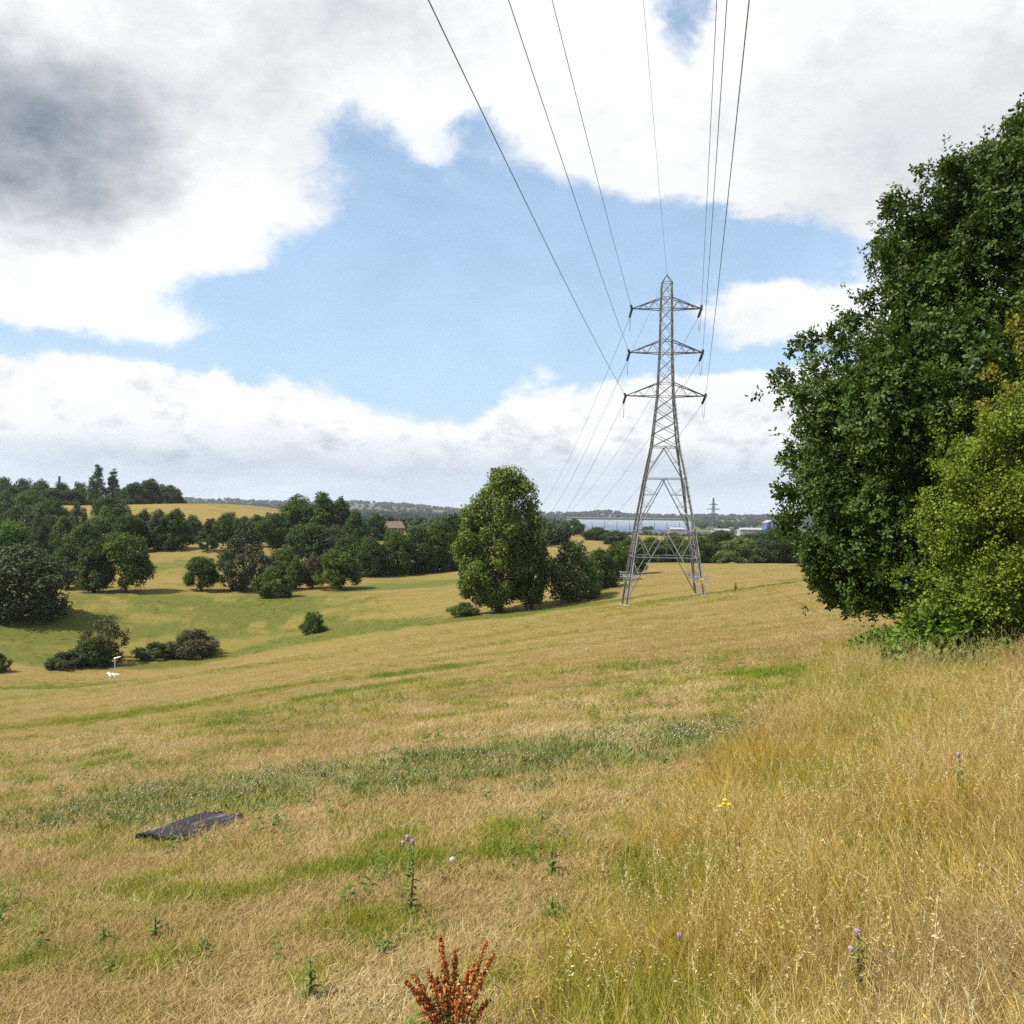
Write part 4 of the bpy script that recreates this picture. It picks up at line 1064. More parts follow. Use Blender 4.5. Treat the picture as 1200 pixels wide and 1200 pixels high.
def right_bushes():
    rng = np.random.default_rng(8)
    haw = leafmat('hawthorn_leaves', (.095, .135, .012), (.215, .262, .024), (.34, .335, .05), trans=.3, rough=.5, inst=True)
    rust = leafmat('rusty_leaves', (.13, .145, .016), (.28, .22, .025), (.38, .17, .02), trans=.3, inst=True)
    brm = leafmat('bramble_leaves', (.060, .115, .010), (.125, .195, .018), (.20, .26, .05), trans=.3, inst=True)
    def bush(name, label, cat, px, d, prof, nl, lob, dens, pro, thick=.6, extra=(), seed=1, flat=.9, base_r=.09, th_h=2.5):
        rng = np.random.default_rng(seed); p = at(px, d); s = 1200 / d; zg = p.z
        pr = sorted((zat(x, y, d) - zg, max((px - x) / s, .05)) for y, x in prof); pr = [(max(h, .05), r) for h, r in pr]
        L = crown_profile(pr, nl, rng, lob)
        for x, y, r in extra: L.append(((x - px) / s, rng.uniform(-.5, .3), zat(x, y, d) - zg, r))
        P, N = lobes_shell(L, dens, rng, thick=thick, flat=flat, down=.0); k = P[:, 2] > .04; P, N = P[k], N[k]; n = len(P)
        k = rng.random(n) < .10; P[k] += N[k] * rng.uniform(.05, .35, (k.sum(), 1))
        t = empty(name, p); tag(t, label, cat)
        c = scatter('crown', P, euler_fast(N + np.array([-.1, -.1, .5]), rng.uniform(0, 6.28, n)), rng.uniform(.7, 1.3, n), rng.integers(0, len(pro), n), np.clip(rng.random(n) * .5 + 1.3 * (fbm(P[:, 0] * 1.3 + P[:, 1] + 60, P[:, 2] * 1.3 + 60, 3) - .3), 0, 1), pro, t); c['kind'] = 'stuff'
        obj('stems', limb_paths(L, th_h, base_r, rng, .5).mesh(name + '_stems', M['bark'], True), t)
        print(name, n); return t
    hs = [sprig(haw, rng, 20, .044, .034, .12, .30, True, .5) for _ in range(4)]
    bush('hawthorn_bush', 'yellow-green hawthorn in front of the oak at the right edge', 'bush', 1235, 14.6,
         [(800, 1160), (770, 1110), (735, 1090), (690, 1088), (640, 1092), (590, 1098), (540, 1118), (505, 1145), (475, 1172), (450, 1195), (425, 1220)], 88, (.24, .52), 46, hs, .5,
         [(1100, 640, .3), (1092, 600, .25), (1118, 560, .3), (1135, 525, .28), (1098, 700, .3), (1160, 500, .22), (1190, 465, .2), (1110, 605, .3)] + [(x0 + (x1 - x0) * f, y0 + (y1 - y0) * f, .19 - .10 * f) for (x0, y0, x1, y1) in [(1120, 720, 1062, 708), (1115, 690, 1066, 668), (1110, 640, 1074, 612), (1120, 610, 1084, 575), (1125, 570, 1098, 540), (1140, 540, 1108, 505), (1150, 510, 1128, 478), (1120, 740, 1068, 742), (1130, 770, 1085, 778), (1160, 790, 1120, 800)] for f in (0, .35, .7, 1.0)], 5)
    rs = [sprig(rust, rng, 15, .055, .042, .11, .26, True, .5) for _ in range(3)]
    bush('thorn_branch', 'rusty orange and yellow thorn growth high against the oak', 'bush', 1215, 15.6,
         [(700, 1190), (560, 1175), (500, 1160), (470, 1150), (440, 1158), (415, 1172), (370, 1196), (345, 1205)], 15, (.13, .26), 24, rs, .8, [(1158, 432, .16), (1168, 455, .2), (1150, 470, .15), (1190, 405, .2), (1185, 375, .18)], 6)
    bs = [sprig(brm, rng, 9, .085, .065, .10, .16, True, .45) for _ in range(4)]
    bush('bramble_patch', 'bright green bramble and nettle patch at the foot of the hawthorn', 'bush', 1125, 14.4,
         [(795, 1040), (775, 1048), (755, 1062), (735, 1078), (718, 1095), (705, 1110)], 44, (.22, .45), 55, bs, .8, [(1090, 745, .3), (1070, 760, .28), (1095, 725, .25), (1050, 770, .2), (1120, 775, .35), (1150, 780, .35)], 7, th_h=.8, base_r=.03)
    bs2 = [sprig(brm, rng, 8, .06, .045, .10, .12, True, .45) for _ in range(3)]
    bush('bramble_patch', 'low creeping green growth under the left skirt of the oak', 'bush', 1045, 17.5,
         [(775, 990), (762, 985), (752, 1000), (742, 1015)], 30, (.12, .26), 60, bs2, .8, (), 9, th_h=.3, base_r=.02)
    bush('bramble_spray', 'dark trailing bramble spray over dry grass at right edge below hawthorn', 'bush', 1195, 10.6,
         [(850, 1165), (835, 1160), (815, 1172), (800, 1182)], 9, (.10, .2), 45, bs2, .9, (), 12, th_h=.3, base_r=.015)
right_bushes()

# ------------------------------------------------------------------ grass
def blades(n, h, w, spread, rng, lean=.5, seed_head=0.0, curl=.6):
    V, F, Rn = [], [], []
    k = 0
    for i in range(n):
        r = spread * math.sqrt(rng.random()); th = rng.uniform(0, 6.283); b = np.array([r * math.cos(th), r * math.sin(th), -.01])
        hh = h * rng.uniform(.45, 1.15); ph = rng.uniform(0, 6.283); dr = np.array([math.cos(ph), math.sin(ph), 0]); ln = rng.uniform(.05, lean); cu = rng.uniform(0, curl)
        sd = np.array([-dr[1], dr[0], 0]); al = rng.uniform(-1.2, 1.2); sd = sd * math.cos(al) + dr * math.sin(al)
        rv = rng.random(); ts = (0, .38, .72, 1.0); ws = (1, .85, .55, .08)
        pts = [b + np.array([0, 0, 1]) * hh * t * (1 - .35 * cu * t * t) + dr * hh * (ln * t + cu * .7 * t * t) for t in ts]
        for p, q in zip(pts, ws): V += [p - sd * w * q / 2, p + sd * w * q / 2]; Rn += [rv, rv]
        for j in range(3): F.append((k + 2 * j, k + 2 * j + 1, k + 2 * j + 3, k + 2 * j + 2))
        k += 8
        if rng.random() < seed_head:
            tip = pts[-1]; ax = pts[-1] - pts[-2]; ax /= np.linalg.norm(ax) + 1e-9; L = rng.uniform(.05, .09); ww = rng.uniform(.0009, .0018)
            for s2 in (sd, np.cross(ax, sd)):
                V += [tip - ax * .01, tip + ax * L * .45 + s2 * ww, tip + ax * L, tip + ax * L * .45 - s2 * ww]; Rn += [min(1, rv * .4 + .6)] * 4; F.append((k, k + 1, k + 2, k + 3)); k += 4
    return np.array(V), np.array(F), np.array(Rn)
def grassmat(name, a, b, c):
    return leafmat(name, a, b, c, trans=.25, rough=.7, spec=.15, inst=True)
DRY = grassmat('dry_grass', (.30, .200, .070), (.48, .355, .155), (.66, .55, .34))
GOLD = grassmat('golden_grass', (.38, .225, .034), (.56, .38, .082), (.68, .56, .25))
GREENG = grassmat('green_grass', (.110, .165, .014), (.21, .25, .028), (.36, .34, .08))
OLIVE = grassmat('olive_grass', (.180, .185, .016), (.33, .31, .036), (.50, .42, .11))
PALE = grassmat('pale_stalks', (.38, .28, .09), (.56, .45, .20), (.68, .60, .36))
THIS = grassmat('thistle_leaf', (.100, .142, .030), (.19, .22, .065), (.30, .29, .15))
FLUFF = grassmat('thistle_fluff', (.34, .30, .26), (.50, .45, .41), (.34, .24, .30))
def tuft(mat, rng, *a, **k):
    v, f, r = blades(*a, rng=rng, **k); return mesh_np('grass_tuft', v, [f], [mat], dict(rnd=r))
def thistle_tuft(rng):
    v, f, r = blades(40, .10, .009, .16, rng, lean=.9, curl=.7); me = mesh_np('thistle_tuft', v, [f], [THIS], dict(rnd=r)); return me
def fluff_tuft(rng):
    mb = MB(); rn = []
    for i in range(3):
        c = np.array([rng.normal() * .09, rng.normal() * .09, rng.uniform(.09, .16)]); s = rng.uniform(.005, .011); o = np.array([(1, 0, 0), (-1, 0, 0), (0, 1, 0), (0, -1, 0), (0, 0, 1), (0, 0, -1)]) * s
        mb.add(c + o, (), [(0, 2, 4), (2, 1, 4), (1, 3, 4), (3, 0, 4), (2, 0, 5), (1, 2, 5), (3, 1, 5), (0, 3, 5)]); rn += [rng.random()] * 6
    return mb.mesh('fluff_tuft', FLUFF, False, dict(rnd=np.array(rn)))

TH_M = leafmat('thistle_green', (.065, .100, .014), (.135, .175, .030), trans=.2)
def plant_leaves(rng, h, n, L, W, mat, z0=.0):
    P, N, A = [], [], []
    V, F, Rn, k = [], [], [], 0
    for i in range(n):
        z = z0 + (h - z0) * (i + rng.random()) / n; th = i * 2.4 + rng.uniform(-.4, .4); f = 1 - .65 * z / h; el = rng.uniform(.1, .7)
        a = np.array([math.cos(th) * math.cos(el), math.sin(th) * math.cos(el), math.sin(el)]); b = np.array([-math.sin(th), math.cos(th), 0]); nn = np.cross(a, b)
        l = L * f * rng.uniform(.7, 1.2); w = W * f; o = np.array([0, 0, z])
        v = [o]; 
        for t in (.25, .5, .75):
            c = o + a * l * t - np.array([0, 0, 1]) * l * .35 * t * t; q = w * (.9 if t < .6 else .6) * (1 + .5 * rng.random())
            v += [c + b * q * .5 + nn * q * .2, c, c - b * q * .5 + nn * q * .2]
        v.append(o + a * l - np.array([0, 0, 1]) * l * .35)
        V += v; Rn += [rng.random()] * len(v)
        F += [(k, k + 1, k + 2), (k, k + 2, k + 3), (k + 1, k + 4, k + 5), (k + 1, k + 5, k + 2), (k + 2, k + 5, k + 6), (k + 2, k + 6, k + 3), (k + 4, k + 7, k + 8), (k + 4, k + 8, k + 5), (k + 5, k + 8, k + 9), (k + 5, k + 9, k + 6), (k + 7, k + 10, k + 8), (k + 8, k + 10, k + 9)]
        k += 11
    return mesh_np('leaves', V, [np.array(F)], [mat], dict(rnd=np.array(Rn)))


def grass():
    rng = np.random.default_rng(77)
    def area(n, d0, d1, azm=32, pw=.5):
        d = np.sqrt(rng.random(n) * (d1 ** 2 - d0 ** 2) + d0 ** 2); az = np.radians(rng.uniform(-azm, azm, n)); return d * np.sin(az), d * np.cos(az)
    sd = [tuft(DRY, rng, 90, .044, .0027, .19, lean=1.8, curl=1.0) for _ in range(4)]                 # 0-3 short mown straw
    so_ = [tuft(OLIVE, rng, 85, .070, .0027, .17, lean=1.0) for _ in range(3)]                       # 4-6
    sg = [tuft(GREENG, rng, 80, .085, .0030, .13, lean=.8) for _ in range(3)]                        # 7-9
    tg = [tuft(GOLD, rng, 80, .27, .0019, .20, lean=.5, seed_head=.2, curl=.9) for _ in range(4)]    # 10-13 tall golden
    to = [tuft(OLIVE, rng, 85, .22, .0021, .20, lean=.5, seed_head=.06, curl=.9) for _ in range(3)]  # 14-16
    td = [tuft(DRY, rng, 60, .27, .0019, .21, lean=.9, seed_head=.3, curl=1.3) for _ in range(3)]    # 17-19
    P = sd + so_ + sg + tg + to + td
    def pick(X, Y):
        n = len(X); g = greenness(X, Y); go = gold(X, Y); q = rng.random(n); idx = np.where(q < 1, rng.integers(0, 4, n), 0)
        gg = g + rng.normal(size=n) * .13 + .15 * sst(np.hypot(X, Y), 14, 34) - .05
        idx = np.where(gg > .50, rng.integers(4, 7, n), idx); idx = np.where(gg > .76, rng.integers(7, 10, n), idx)
        pt = .5 * fbm(X / .5 + 11, Y / .5, 3) + .5 * fbm(X / 1.9 + 31, Y / 1.9, 2) + rng.normal(size=n) * .05
        tall = go > rng.random(n)
        ti = np.where(pt > .52, rng.integers(14, 17, n), np.where(pt < .44, rng.integers(17, 20, n), rng.integers(10, 14, n)))
        return np.where(tall, ti, idx), tall
    def lay(name, label, X, Y, s0, s1, tall_s=1.0):
        idx, tall = pick(X, Y); n = len(X); th = thistle(X, Y); k = (th < .45) | (rng.random(n) < .7)
        sc = rng.uniform(s0, s1, n) * np.where(tall, tall_s, 1.0) * (.75 + .5 * fbm(X / .8, Y / .8 + 50, 3))
        X, Y, idx, sc = X[k], Y[k], idx[k], sc[k]; n = len(X)
        o = scatter(name, np.c_[X, Y, H(X, Y)], np.c_[rng.normal(size=(n, 2)) * .12, rng.uniform(0, 6.28, n)], sc, idx, np.clip(.5 + 1.5 * (fbm(X / .7 + 3, Y / .7, 3) - .5) + .7 * (fbm(X / 3.1 + 8, Y / 3.1, 2) - .5) + rng.normal(size=n) * .22, 0, 1), P)
        tag(o, label, kind='stuff')
    X, Y = area(11000, 1.2, 7.5, 46); lay('foreground_grass', 'dry straw and tall golden grass in the foreground', X, Y, .75, 1.25)
    X, Y = area(17000, 7.5, 18, 39); lay('hillside_grass', 'mown straw grass and golden margin on the hillside', X, Y, .9, 1.5, .9)
    X, Y = area(17000, 18, 48, 31); k = (gold(X, Y) > .2) | (rng.random(len(X)) < .8); lay('slope_grass', 'short dry grass on the lower slope', X[k], Y[k], 1.0, 1.8, .6)
    X, Y = area(15000, 48, 150, 29); lay('valley_grass', 'short grass on the valley fields', X, Y, 1.4, 2.6, .5)
    # flowering stalks that stand above the uncut grass, bent over at the top, with thin drooping seed heads
    def stalks(rng):
        mb = MB(); rn = []
        for i in range(4):
            th = rng.uniform(0, 6.283); dr = np.array([math.cos(th), math.sin(th), 0]); h = rng.uniform(.34, .56); bend = rng.uniform(.05, .45); b0 = np.array([rng.normal() * .08, rng.normal() * .08, 0])
            t = np.linspace(0, 1, 7)[:, None]; q = b0 + np.array([0, 0, 1]) * h * (t - .25 * bend * t ** 3) + dr * h * bend * t ** 2.4
            k0 = mb.n; mb.tube(q, np.linspace(.0011, .0006, 7), 3, False); v0 = rng.random() * .5 + .3; rn += [v0] * (mb.n - k0)
            ax = q[-1] - q[-2]; ax /= np.linalg.norm(ax)
            for j in range(16):
                f = j / 16; c = q[-1] - ax * .10 * (1 - f) * 1.0; r_ = rng.normal(size=3); r_ -= ax * (r_ @ ax); r_ /= np.linalg.norm(r_) + 1e-9
                d = ax * .6 + r_ * .5 + np.array([0, 0, -.25]); d /= np.linalg.norm(d); sd_ = np.cross(d, r_); sd_ /= np.linalg.norm(sd_) + 1e-9; L_ = rng.uniform(.008, .016)
                c = c + r_ * .004 * (1.2 - f); k0 = mb.n; mb.add([c, c + d * L_ * .5 + sd_ * .0016, c + d * L_, c + d * L_ * .5 - sd_ * .0016], [(0, 1, 2, 3)]); rn += [min(1, v0 + .3)] * 4
        return mb.mesh('seed_stalk', PALE, False, dict(rnd=np.array(rn)))
    X, Y = area(9000, 1.8, 16, 40); k = (gold(X, Y) > rng.random(len(X))) & (fbm(X / 1.3 + 70, Y / 1.3, 3) > .36); X, Y = X[k], Y[k]; n = len(X)
    o = scatter('seed_stalks', np.c_[X, Y, H(X, Y)], np.c_[rng.normal(size=(n, 2)) * .12, rng.uniform(0, 6.28, n)], rng.uniform(.7, 1.2, n), rng.integers(0, 5, n), rng.random(n), [stalks(rng) for _ in range(5)])
    tag(o, 'pale bent seed stalks standing above the uncut golden grass', kind='stuff')
    X, Y = area(40000, 5, 30, 33); th = thistle(X, Y); k = rng.random(len(X)) < th; X, Y = X[k], Y[k]; n = len(X)
    pr = [thistle_tuft(rng) for _ in range(4)] + [fluff_tuft(rng) for _ in range(3)]
    cl = fbm(X / .7 + 31, Y / .7, 3); fl = rng.random(n) < np.clip((cl - .38) * 2.4, .05, .5)
    idx = np.where(fl, rng.integers(4, 7, n), rng.integers(0, 4, n))
    o = scatter('thistle_band', np.c_[X, Y, H(X, Y)], np.c_[rng.normal(size=(n, 2)) * .1, rng.uniform(0, 6.28, n)], rng.uniform(.7, 1.3, n), idx, rng.random(n), pr)
    tag(o, 'green band of creeping thistles with white seed fluff across the slope', kind='stuff')
    X, Y = area(2600, 2.2, 24, 36); k = (fbm(X / 1.6 + 60, Y / 1.6, 3) > .55) & (thistle(X, Y) < .3); X, Y = X[k], Y[k]; n = len(X)
    pr = []
    for i in range(4):
        m1 = plant_leaves(rng, .10 + .03 * i, 12, .07, .022, TH_M); pr.append(m1)
    o = scatter('low_weeds', np.c_[X, Y, H(X, Y)], np.c_[rng.normal(size=(n, 2)) * .1, rng.uniform(0, 6.28, n)], rng.uniform(.8, 1.7, n), rng.integers(0, 4, n), rng.random(n), pr)
    tag(o, 'low green weeds scattered through the straw', kind='stuff')
grass()

# ------------------------------------------------------------------ single plants of the foreground
PURPLE = plain('purple_flower', (.24, .15, .22), (.32, .23, .29), .8, 40)
STEM_G = plain('green_stem', (.12, .16, .04), (.09, .12, .03), .7, 20)
STEM_B = plain('brown_stem', (.10, .045, .022), (.07, .03, .018), .8, 20)
DOCK = leafmat('dock_seed', (.25, .066, .016), (.40, .130, .030), (.50, .24, .065), trans=.15, rough=.7)
YELL = plain('yellow_petal', (.75, .58, .02), (.65, .48, .02), .6, 30)
def head_mesh(mat, r=.013):
    mb = MB(); mb.tube([(0, 0, -r), (0, 0, -.2 * r), (0, 0, .5 * r), (0, 0, 1.3 * r)], [r * .4, r * .8, r * .7, r * 1.1], 7); return mb.mesh('flower_head', mat, True)
def thistle_plant(name, px, base, top, label, heads=3, flower=True, seed=1, leafL=.11, cat='thistle', mat=None):
    rng = np.random.default_rng(seed); p = hit(px, base); h = max(zat(px, top, p.y) - p.z, .08)
    t = empty(name, p, rng.uniform(0, 6.28)); tag(t, label, cat, 'thistles in the dry grass' if cat == 'thistle' else None)
    s = MB(); s.tube([(0, 0, -.03), (h * .04, 0, h * .5), (h * .02, .01, h)], [.007, .006, .004], 6)
    s.build('stem', STEM_G, t, True)
    o = obj('leaves', plant_leaves(rng, h * .92, max(14, int(h * 105)), leafL, leafL * .30, mat or TH_M), t); o['kind'] = 'stuff'
    if flower:
        hm = head_mesh(PURPLE)
        for i in range(heads):
            q = MB(); e = np.array([rng.normal() * .03, rng.normal() * .03, h + rng.uniform(-.05, .03)]) if i else np.array([h * .02, .01, h])
            if i: q.tube([(h * .03, .005, h * .86), e], .003, 5); q.build('side_stem', STEM_G, t, True)
            obj('flower_head', hm, t, e)
    return t
for row in [(480, 1074, 988, 'tall green thistle with faded purple heads above the red dock', 3, True), (484 + 312, 1152, 1100, 'thistle with one purple head in tall grass right of centre', 1, True),
            (1125, 975, 886, 'tall thistle with small purple head below the bramble spray', 2, True), (1063, 968, 935, 'leafy grey-green thistle left of the tall one on the right', 0, False),
            (1008, 1195, 1095, 'dark leafy thistle in the tall grass at the bottom right', 2, True), (1148, 1062, 1018, 'thistle with one lilac head in golden grass at far right', 1, True),
            (648, 1028, 985, 'flowerless green thistle in the straw right of the white stone', 0, False), (648, 1078, 1050, 'bushy low green thistle above the tall grass edge', 0, False), (183, 1100, 1066, 'dark green thistle left of the yellowish grass clump', 0, False),
            (122, 1106, 1084, 'low bushy green thistle at lower left', 0, False), (238, 1122, 1098, 'small dark thistle right of the low bushy one at lower left', 0, False), (362, 1172, 1120, 'drooping dark-leaved weed left of the red dock', 0, False),
            (635, 966, 948, 'small dark rosette in bare straw at the middle', 0, False), (770, 955, 935, 'small upright thistle in straw below the thistle band', 0, False), (452, 1118, 1104, 'tiny green rosette left above the red dock', 0, False),
            (1140, 968, 925, 'slim olive thistle beside the tall one on the right', 0, False), (130, 1140, 1122, 'flat green weed at the lower left edge of the straw', 0, False), (862, 693, 681, 'tall green weed on the gold field right of the pylon', 0, False),
            (735, 1012, 985, 'grey-green thistle beside the start of the tall grass', 0, False), (1190, 1040, 1000, 'pale green leafy weed at the right picture edge', 0, False)]:
    px, b, tp, lab, nh, fl = row
    thistle_plant('thistle_plant', px, b, tp, lab, nh, fl, seed=px + b, leafL=.10 if b > 800 else .32)


def dock():
    rng = np.random.default_rng(15); u, v = unroll(528, 1240); p = hit(528, 1245); d = p.y; k = d / 1200
    t = empty('dock_plant', p); tag(t, 'rust red dock seed spikes at the bottom of the picture', 'dock plant')
    spikes = [((536, 1235), (516, 1098)), ((524, 1235), (476, 1150)), ((528, 1240), (484, 1142)), ((534, 1235), (501, 1138)), ((540, 1235), (534, 1112)), ((548, 1240), (570, 1104)), ((545, 1240), (548, 1140)), ((552, 1240), (577, 1120)), ((540, 1240), (511, 1144)), ((546, 1240), (539, 1150)), ((556, 1240), (573, 1172)), ((530, 1240), (490, 1158)), ((550, 1240), (556, 1130)), ((538, 1240), (522, 1128))]
    for i, ((x0, y0), (x1, y1)) in enumerate(spikes):
        dy = rng.uniform(-.10, .12)
        z1 = zat(x1, y1, d + dy) - p.z; X1 = (unroll(x1, y1)[0] * (d + dy)) - p.x; a = np.array([(x0 - 535) * k * .5, 0, .0]); e = np.array([X1, dy, z1]); mid = (a + e) / 2 + np.array([(X1) * -.18, 0, .03])
        tt = np.linspace(0, 1, 12)[:, None]; q = (1 - tt) ** 2 * a + 2 * tt * (1 - tt) * mid + tt ** 2 * e
        s = MB(); s.tube(q, np.linspace(.0045, .0015, 12), 5); st = s.build('stem', STEM_B, t, True)
        n = 260 if i < 8 else 170; f = .35 + .65 * rng.random(n) ** .8; c = np.array([np.interp(f, tt[:, 0], q[:, j]) for j in range(3)]).T
        wob = .5 + .5 * np.abs(np.sin(f * 26 + i)); rad = (.019 * (1 - f) + .006) * wob * 1.5; dr = rng.normal(size=(n, 3)); dr /= np.linalg.norm(dr, axis=1)[:, None]
        v, fc, r = leaf_cards(c + dr * rad[:, None], dr, .0125, rng, .8, .2); o = obj('seed_cluster', mesh_np('seed_cluster', v, [fc], [DOCK], dict(rnd=r)), st); o['kind'] = 'stuff'
    o = obj('leaves', plant_leaves(rng, .16, 10, .16, .05, TH_M), t); o['kind'] = 'stuff'
dock()

def ragwort():
    p = hit(856, 1040); h = zat(848, 938, p.y) - p.z; t = empty('ragwort_plant', p); tag(t, 'single yellow ragwort flower on a thin stem in golden grass', 'wildflower'); x1 = (848 - 856) / 1200 * p.y
    s = MB(); s.tube([(0, 0, -.02), (x1 * .4, 0, h * .5), (x1, 0, h)], [.005, .004, .003], 6); s.build('stem', STEM_G, t, True)
    for i, (ox, oz) in enumerate(((0, 0), (-.025, -.03), (.02, -.018), (-.01, -.012))):
        m = MB(); c = np.array([x1 + ox, -.01 * i, h + oz]); m.tube([c - np.array([0, 0, .006]), c + np.array([0, 0, .008])], [.006, .008], 7)
        for a in range(8):
            th = a * math.pi / 4; u_ = np.array([math.cos(th), math.sin(th), .25]); b_ = np.array([-math.sin(th), math.cos(th), 0]); m.add([c + u_ * .006 - b_ * .004, c + u_ * .014 - b_ * .003, c + u_ * .014 + b_ * .003, c + u_ * .006 + b_ * .004], [(0, 1, 2, 3)])
        m.build('flower_head', YELL, t)
    d = empty('dead_weed', hit(868, 1058)); tag(d, 'dead dark brown weed stalks standing below the yellow ragwort', 'weed'); q = d.location
    for a, b in ((866, 970), (855, 1005), (872, 1000), (848, 1008), (862, 985)):
        z = zat(a, b, q.y) - q.z; s = MB(); xx = (a - 868) / 1200 * q.y
        s.tube([(xx * .2, 0, -.02), (xx * .7, .02, z * .6), (xx * 1.2, 0, z)], [.005, .004, .002], 5); s.build('stalk', STEM_B, d, True)
ragwort()

# ------------------------------------------------------------------ corrugated sheet, stone, dog, post
def roof_sheet():
    a, b = hit(165, 986), hit(252, 955); c = hit(280, 957); e = hit(196, 986)
    m, nt, p = material('corrugated_bitumen'); n = tex_noise(nt, 7, 6, .7); n2 = tex_noise(nt, 30, 4, .6)
    tc = nt.nodes.new('ShaderNodeTexCoord'); mp = nt.nodes.new('ShaderNodeMapping'); mp.inputs['Scale'].default_value = (1.5, 14, 4); nt.links.new(tc.outputs['Object'], mp.inputs[0]); n3 = tex_noise(nt, 2.5, 4, .6, mp.outputs[0])
    col = mixc(smooth(n, .4, .65), (.030, .026, .028), (.060, .050, .050)); col = mixc(smooth(n3, .52, .72) * .75, col, (.26, .24, .23)); col = mixc(smooth(n2, .6, .8) * .4, col, (.16, .13, .11))
    nt.links.new(col.s, p.inputs['Base Color']); p.inputs['Roughness'].default_value = .75
    ctr = hit(224, 976); L = 1.05; W = .68
    ax = (hit(266, 958) - hit(178, 984)); ang = math.atan2(ax.y, ax.x); L = ax.length * .90
    slope_n = Vector((0, 0, 1)); g = .2
    hx = (H(ctr.x + g, ctr.y) - H(ctr.x - g, ctr.y)) / (2 * g); hy = (H(ctr.x, ctr.y + g) - H(ctr.x, ctr.y - g)) / (2 * g); nrm = Vector((-float(hx), -float(hy), 1)).normalized()
    nx, ny = 14, 73; W = .46
    X, Y = np.meshgrid(np.linspace(-L / 2, L / 2, nx), np.linspace(-W / 2, W / 2, ny), indexing='ij')
    rag = .03 * np.sin(Y * 23) * (np.abs(X) > L * .46)
    Z = .022 * np.cos(Y / W * 2 * math.pi * 7) + .012 * np.sin(X * 5) + .02 * (Y / W)
    v = np.c_[(X + rag).ravel(), Y.ravel(), Z.ravel()]; n_ = len(v); v2 = v.copy(); v2[:, 2] -= .005
    i, j = np.meshgrid(np.arange(nx - 1), np.arange(ny - 1), indexing='ij'); q = np.stack([i * ny + j, (i + 1) * ny + j, (i + 1) * ny + j + 1, i * ny + j + 1], -1).reshape(-1, 4)
    rim = [k for k in range(ny)] ; f2 = []
    def strip(ids): return [(ids[k], ids[k] + n_, ids[k + 1] + n_, ids[k + 1]) for k in range(len(ids) - 1)]
    f2 += strip(list(range(ny))) + strip([(nx - 1) * ny + k for k in range(ny)]) + strip([k * ny for k in range(nx)]) + strip([k * ny + ny - 1 for k in range(nx)])
    o = obj('corrugated_sheet', mesh_np('corrugated_sheet', np.vstack([v, v2]), [q, q[:, ::-1] + n_, np.array(f2)], [m], None, True))
    o.rotation_mode = 'QUATERNION'; o.rotation_quaternion = Vector((0, 0, 1)).rotation_difference(nrm) @ Matrix.Rotation(ang, 3, 'Z').to_quaternion()
    o.location = ctr + nrm * .06; tag(o, 'dark corrugated sheet lying on the straw at left', 'sheet')
roof_sheet()
def stone():
    p = hit(530, 1017); mb = MB(); rng = np.random.default_rng(2); k = 12
    zs = np.array([-.012, 0, .012, .02, .023]); rr = np.array([.008, .015, .014, .008, .002])
    mb.tube([(0, 0, z) for z in zs], rr, k); me = mb.mesh('white_stone', M['post'], True)
    co = np.empty(len(me.vertices) * 3); me.vertices.foreach_get('co', co); co = co.reshape(-1, 3) * (1 + .16 * rng.normal(size=(len(me.vertices), 1))) * np.array([1.2, .8, 1]); me.vertices.foreach_set('co', co.ravel())
    o = obj('white_stone', me, None, p + Vector((0, 0, .045))); tag(o, 'small pale stone lying on the straw above the red dock', 'stone')
stone()

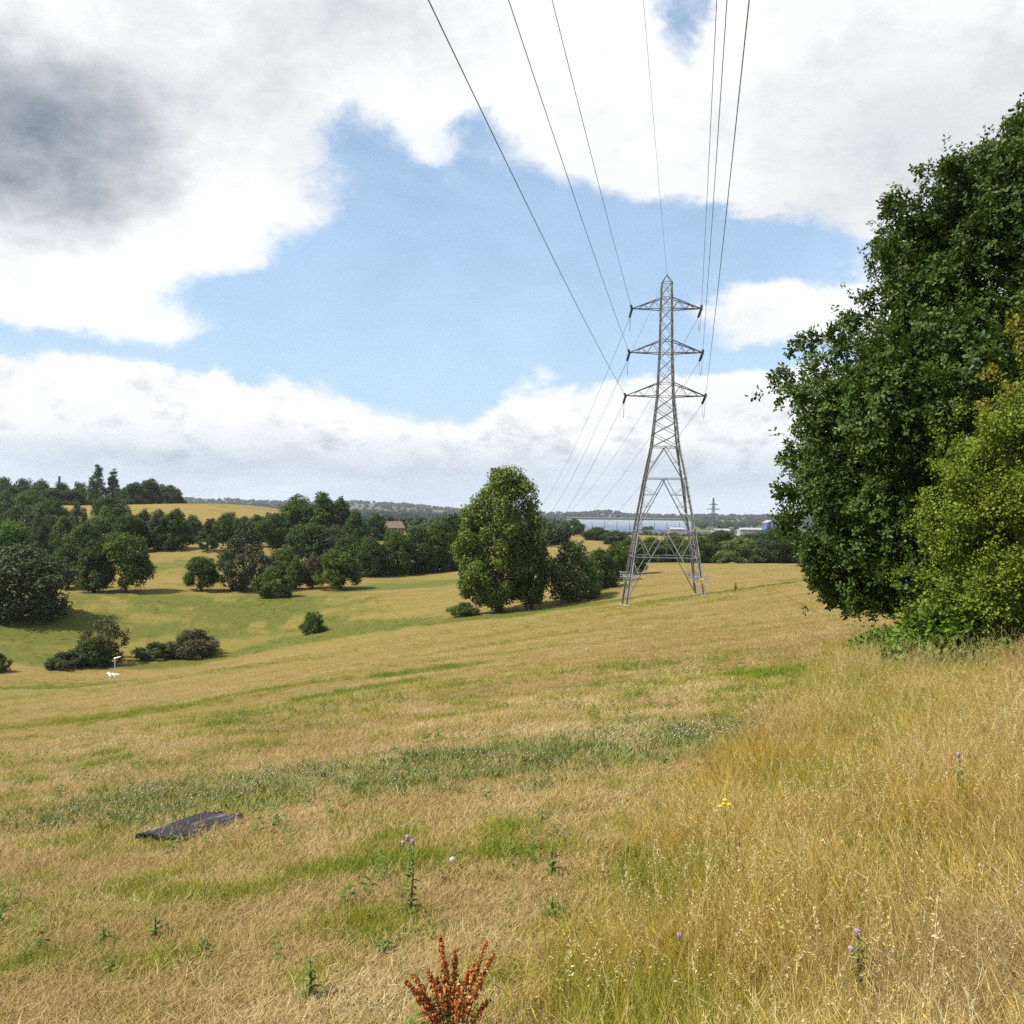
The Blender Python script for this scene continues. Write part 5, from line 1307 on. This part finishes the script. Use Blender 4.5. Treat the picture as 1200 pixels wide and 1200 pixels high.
def dog():
    p = hit(133, 797); t = p
    V = [(0, 0, .50), (-.14, 0, .50), (-.28, 0, .49), (.16, 0, .50), (.26, 0, .49), (-.38, 0, .58), (-.44, 0, .68), (-.53, 0, .68), (-.60, 0, .655),
         (-.27, .08, .38), (-.29, .085, .22), (-.29, .085, .04), (-.32, .085, .02), (-.27, -.08, .38), (-.25, -.085, .22), (-.25, -.085, .04), (-.28, -.085, .02),
         (.25, .085, .38), (.20, .09, .27), (.29, .09, .17), (.27, .09, .03), (.24, .09, .015), (.25, -.085, .38), (.22, -.09, .27), (.31, -.09, .17), (.30, -.09, .03), (.27, -.09, .015),
         (.36, 0, .53), (.46, 0, .56), (.56, 0, .53), (-.42, .05, .75), (-.42, -.05, .75)]
    Rr = [.13, .14, .14, .12, .115, .085, .085, .055, .035, .06, .04, .03, .032, .06, .04, .03, .032, .075, .05, .034, .028, .03, .075, .05, .034, .028, .03, .045, .045, .03, .02, .02]
    Ed = [(0, 1), (1, 2), (0, 3), (3, 4), (2, 5), (5, 6), (6, 7), (7, 8), (2, 9), (9, 10), (10, 11), (11, 12), (2, 13), (13, 14), (14, 15), (15, 16), (4, 17), (17, 18), (18, 19), (19, 20), (20, 21), (4, 22), (22, 23), (23, 24), (24, 25), (25, 26), (4, 27), (27, 28), (28, 29), (6, 30), (6, 31)]
    me = bpy.data.meshes.new('dog'); me.from_pydata(V, Ed, []); me.materials.append(M['white_fur']); o = obj('dog', me, None, p)
    md = o.modifiers.new('skin', 'SKIN'); sk = me.skin_vertices[0].data if me.skin_vertices else None
    if sk is None:
        bpy.context.view_layer.objects.active = o; bpy.ops.mesh.customdata_skin_add(); sk = me.skin_vertices[0].data
    for s, r in zip(sk, Rr): s.radius = (r * 1.3, r * 1.3)
    sk[0].use_root = True
    o.modifiers.new('sub', 'SUBSURF').levels = 1; o.modifiers['sub'].render_levels = 2; o.scale = (1.12, 1.12, 1.0)
    tag(o, 'white dog standing side on in the valley grass', 'dog')
    n = MB(); n.tube([(-.60, 0, .66), (-.635, 0, .655)], [.03, .018], 6); n.build('nose', M['insulator'], o, True)
dog()
def post():
    p = hit(134.5, 789); h = zat(134, 771.5, p.y) - p.z; t = empty('marker_post', p); tag(t, 'thin grey post with white angled arm behind the white dog', 'post')
    m = MB(); m.tube([(0, 0, -.2), (0, 0, h)], .05, 8); m.build('pole', M['post'], t)
    a = MB(); a.tube([(-.08, 0, h - .02), (.12, 0, h + .04), (.55, .1, h + .17)], [.08, .075, .05], 8); a.build('arm', M['white_paint'], t)
post()

# ------------------------------------------------------------------ haze
def haze():
    mb = MB(); mb.box((0, 0, 60), (19600, 19600, 290)); m = bpy.data.materials.new('haze'); m.use_nodes = True; nt = m.node_tree; nt.nodes.clear()
    o_ = nt.nodes.new('ShaderNodeOutputMaterial'); v = nt.nodes.new('ShaderNodeVolumePrincipled'); v.inputs['Color'].default_value = (.80, .88, 1, 1); v.inputs['Density'].default_value = .00007; v.inputs['Anisotropy'].default_value = 0.2
    nt.links.new(v.outputs[0], o_.inputs['Volume']); o = mb.build('haze', m); tag(o, 'thin summer haze over the distant hills', kind='stuff')
haze()
print('TRIS', sum(len(m.loops) - 2 * len(m.polygons) for m in bpy.data.meshes))
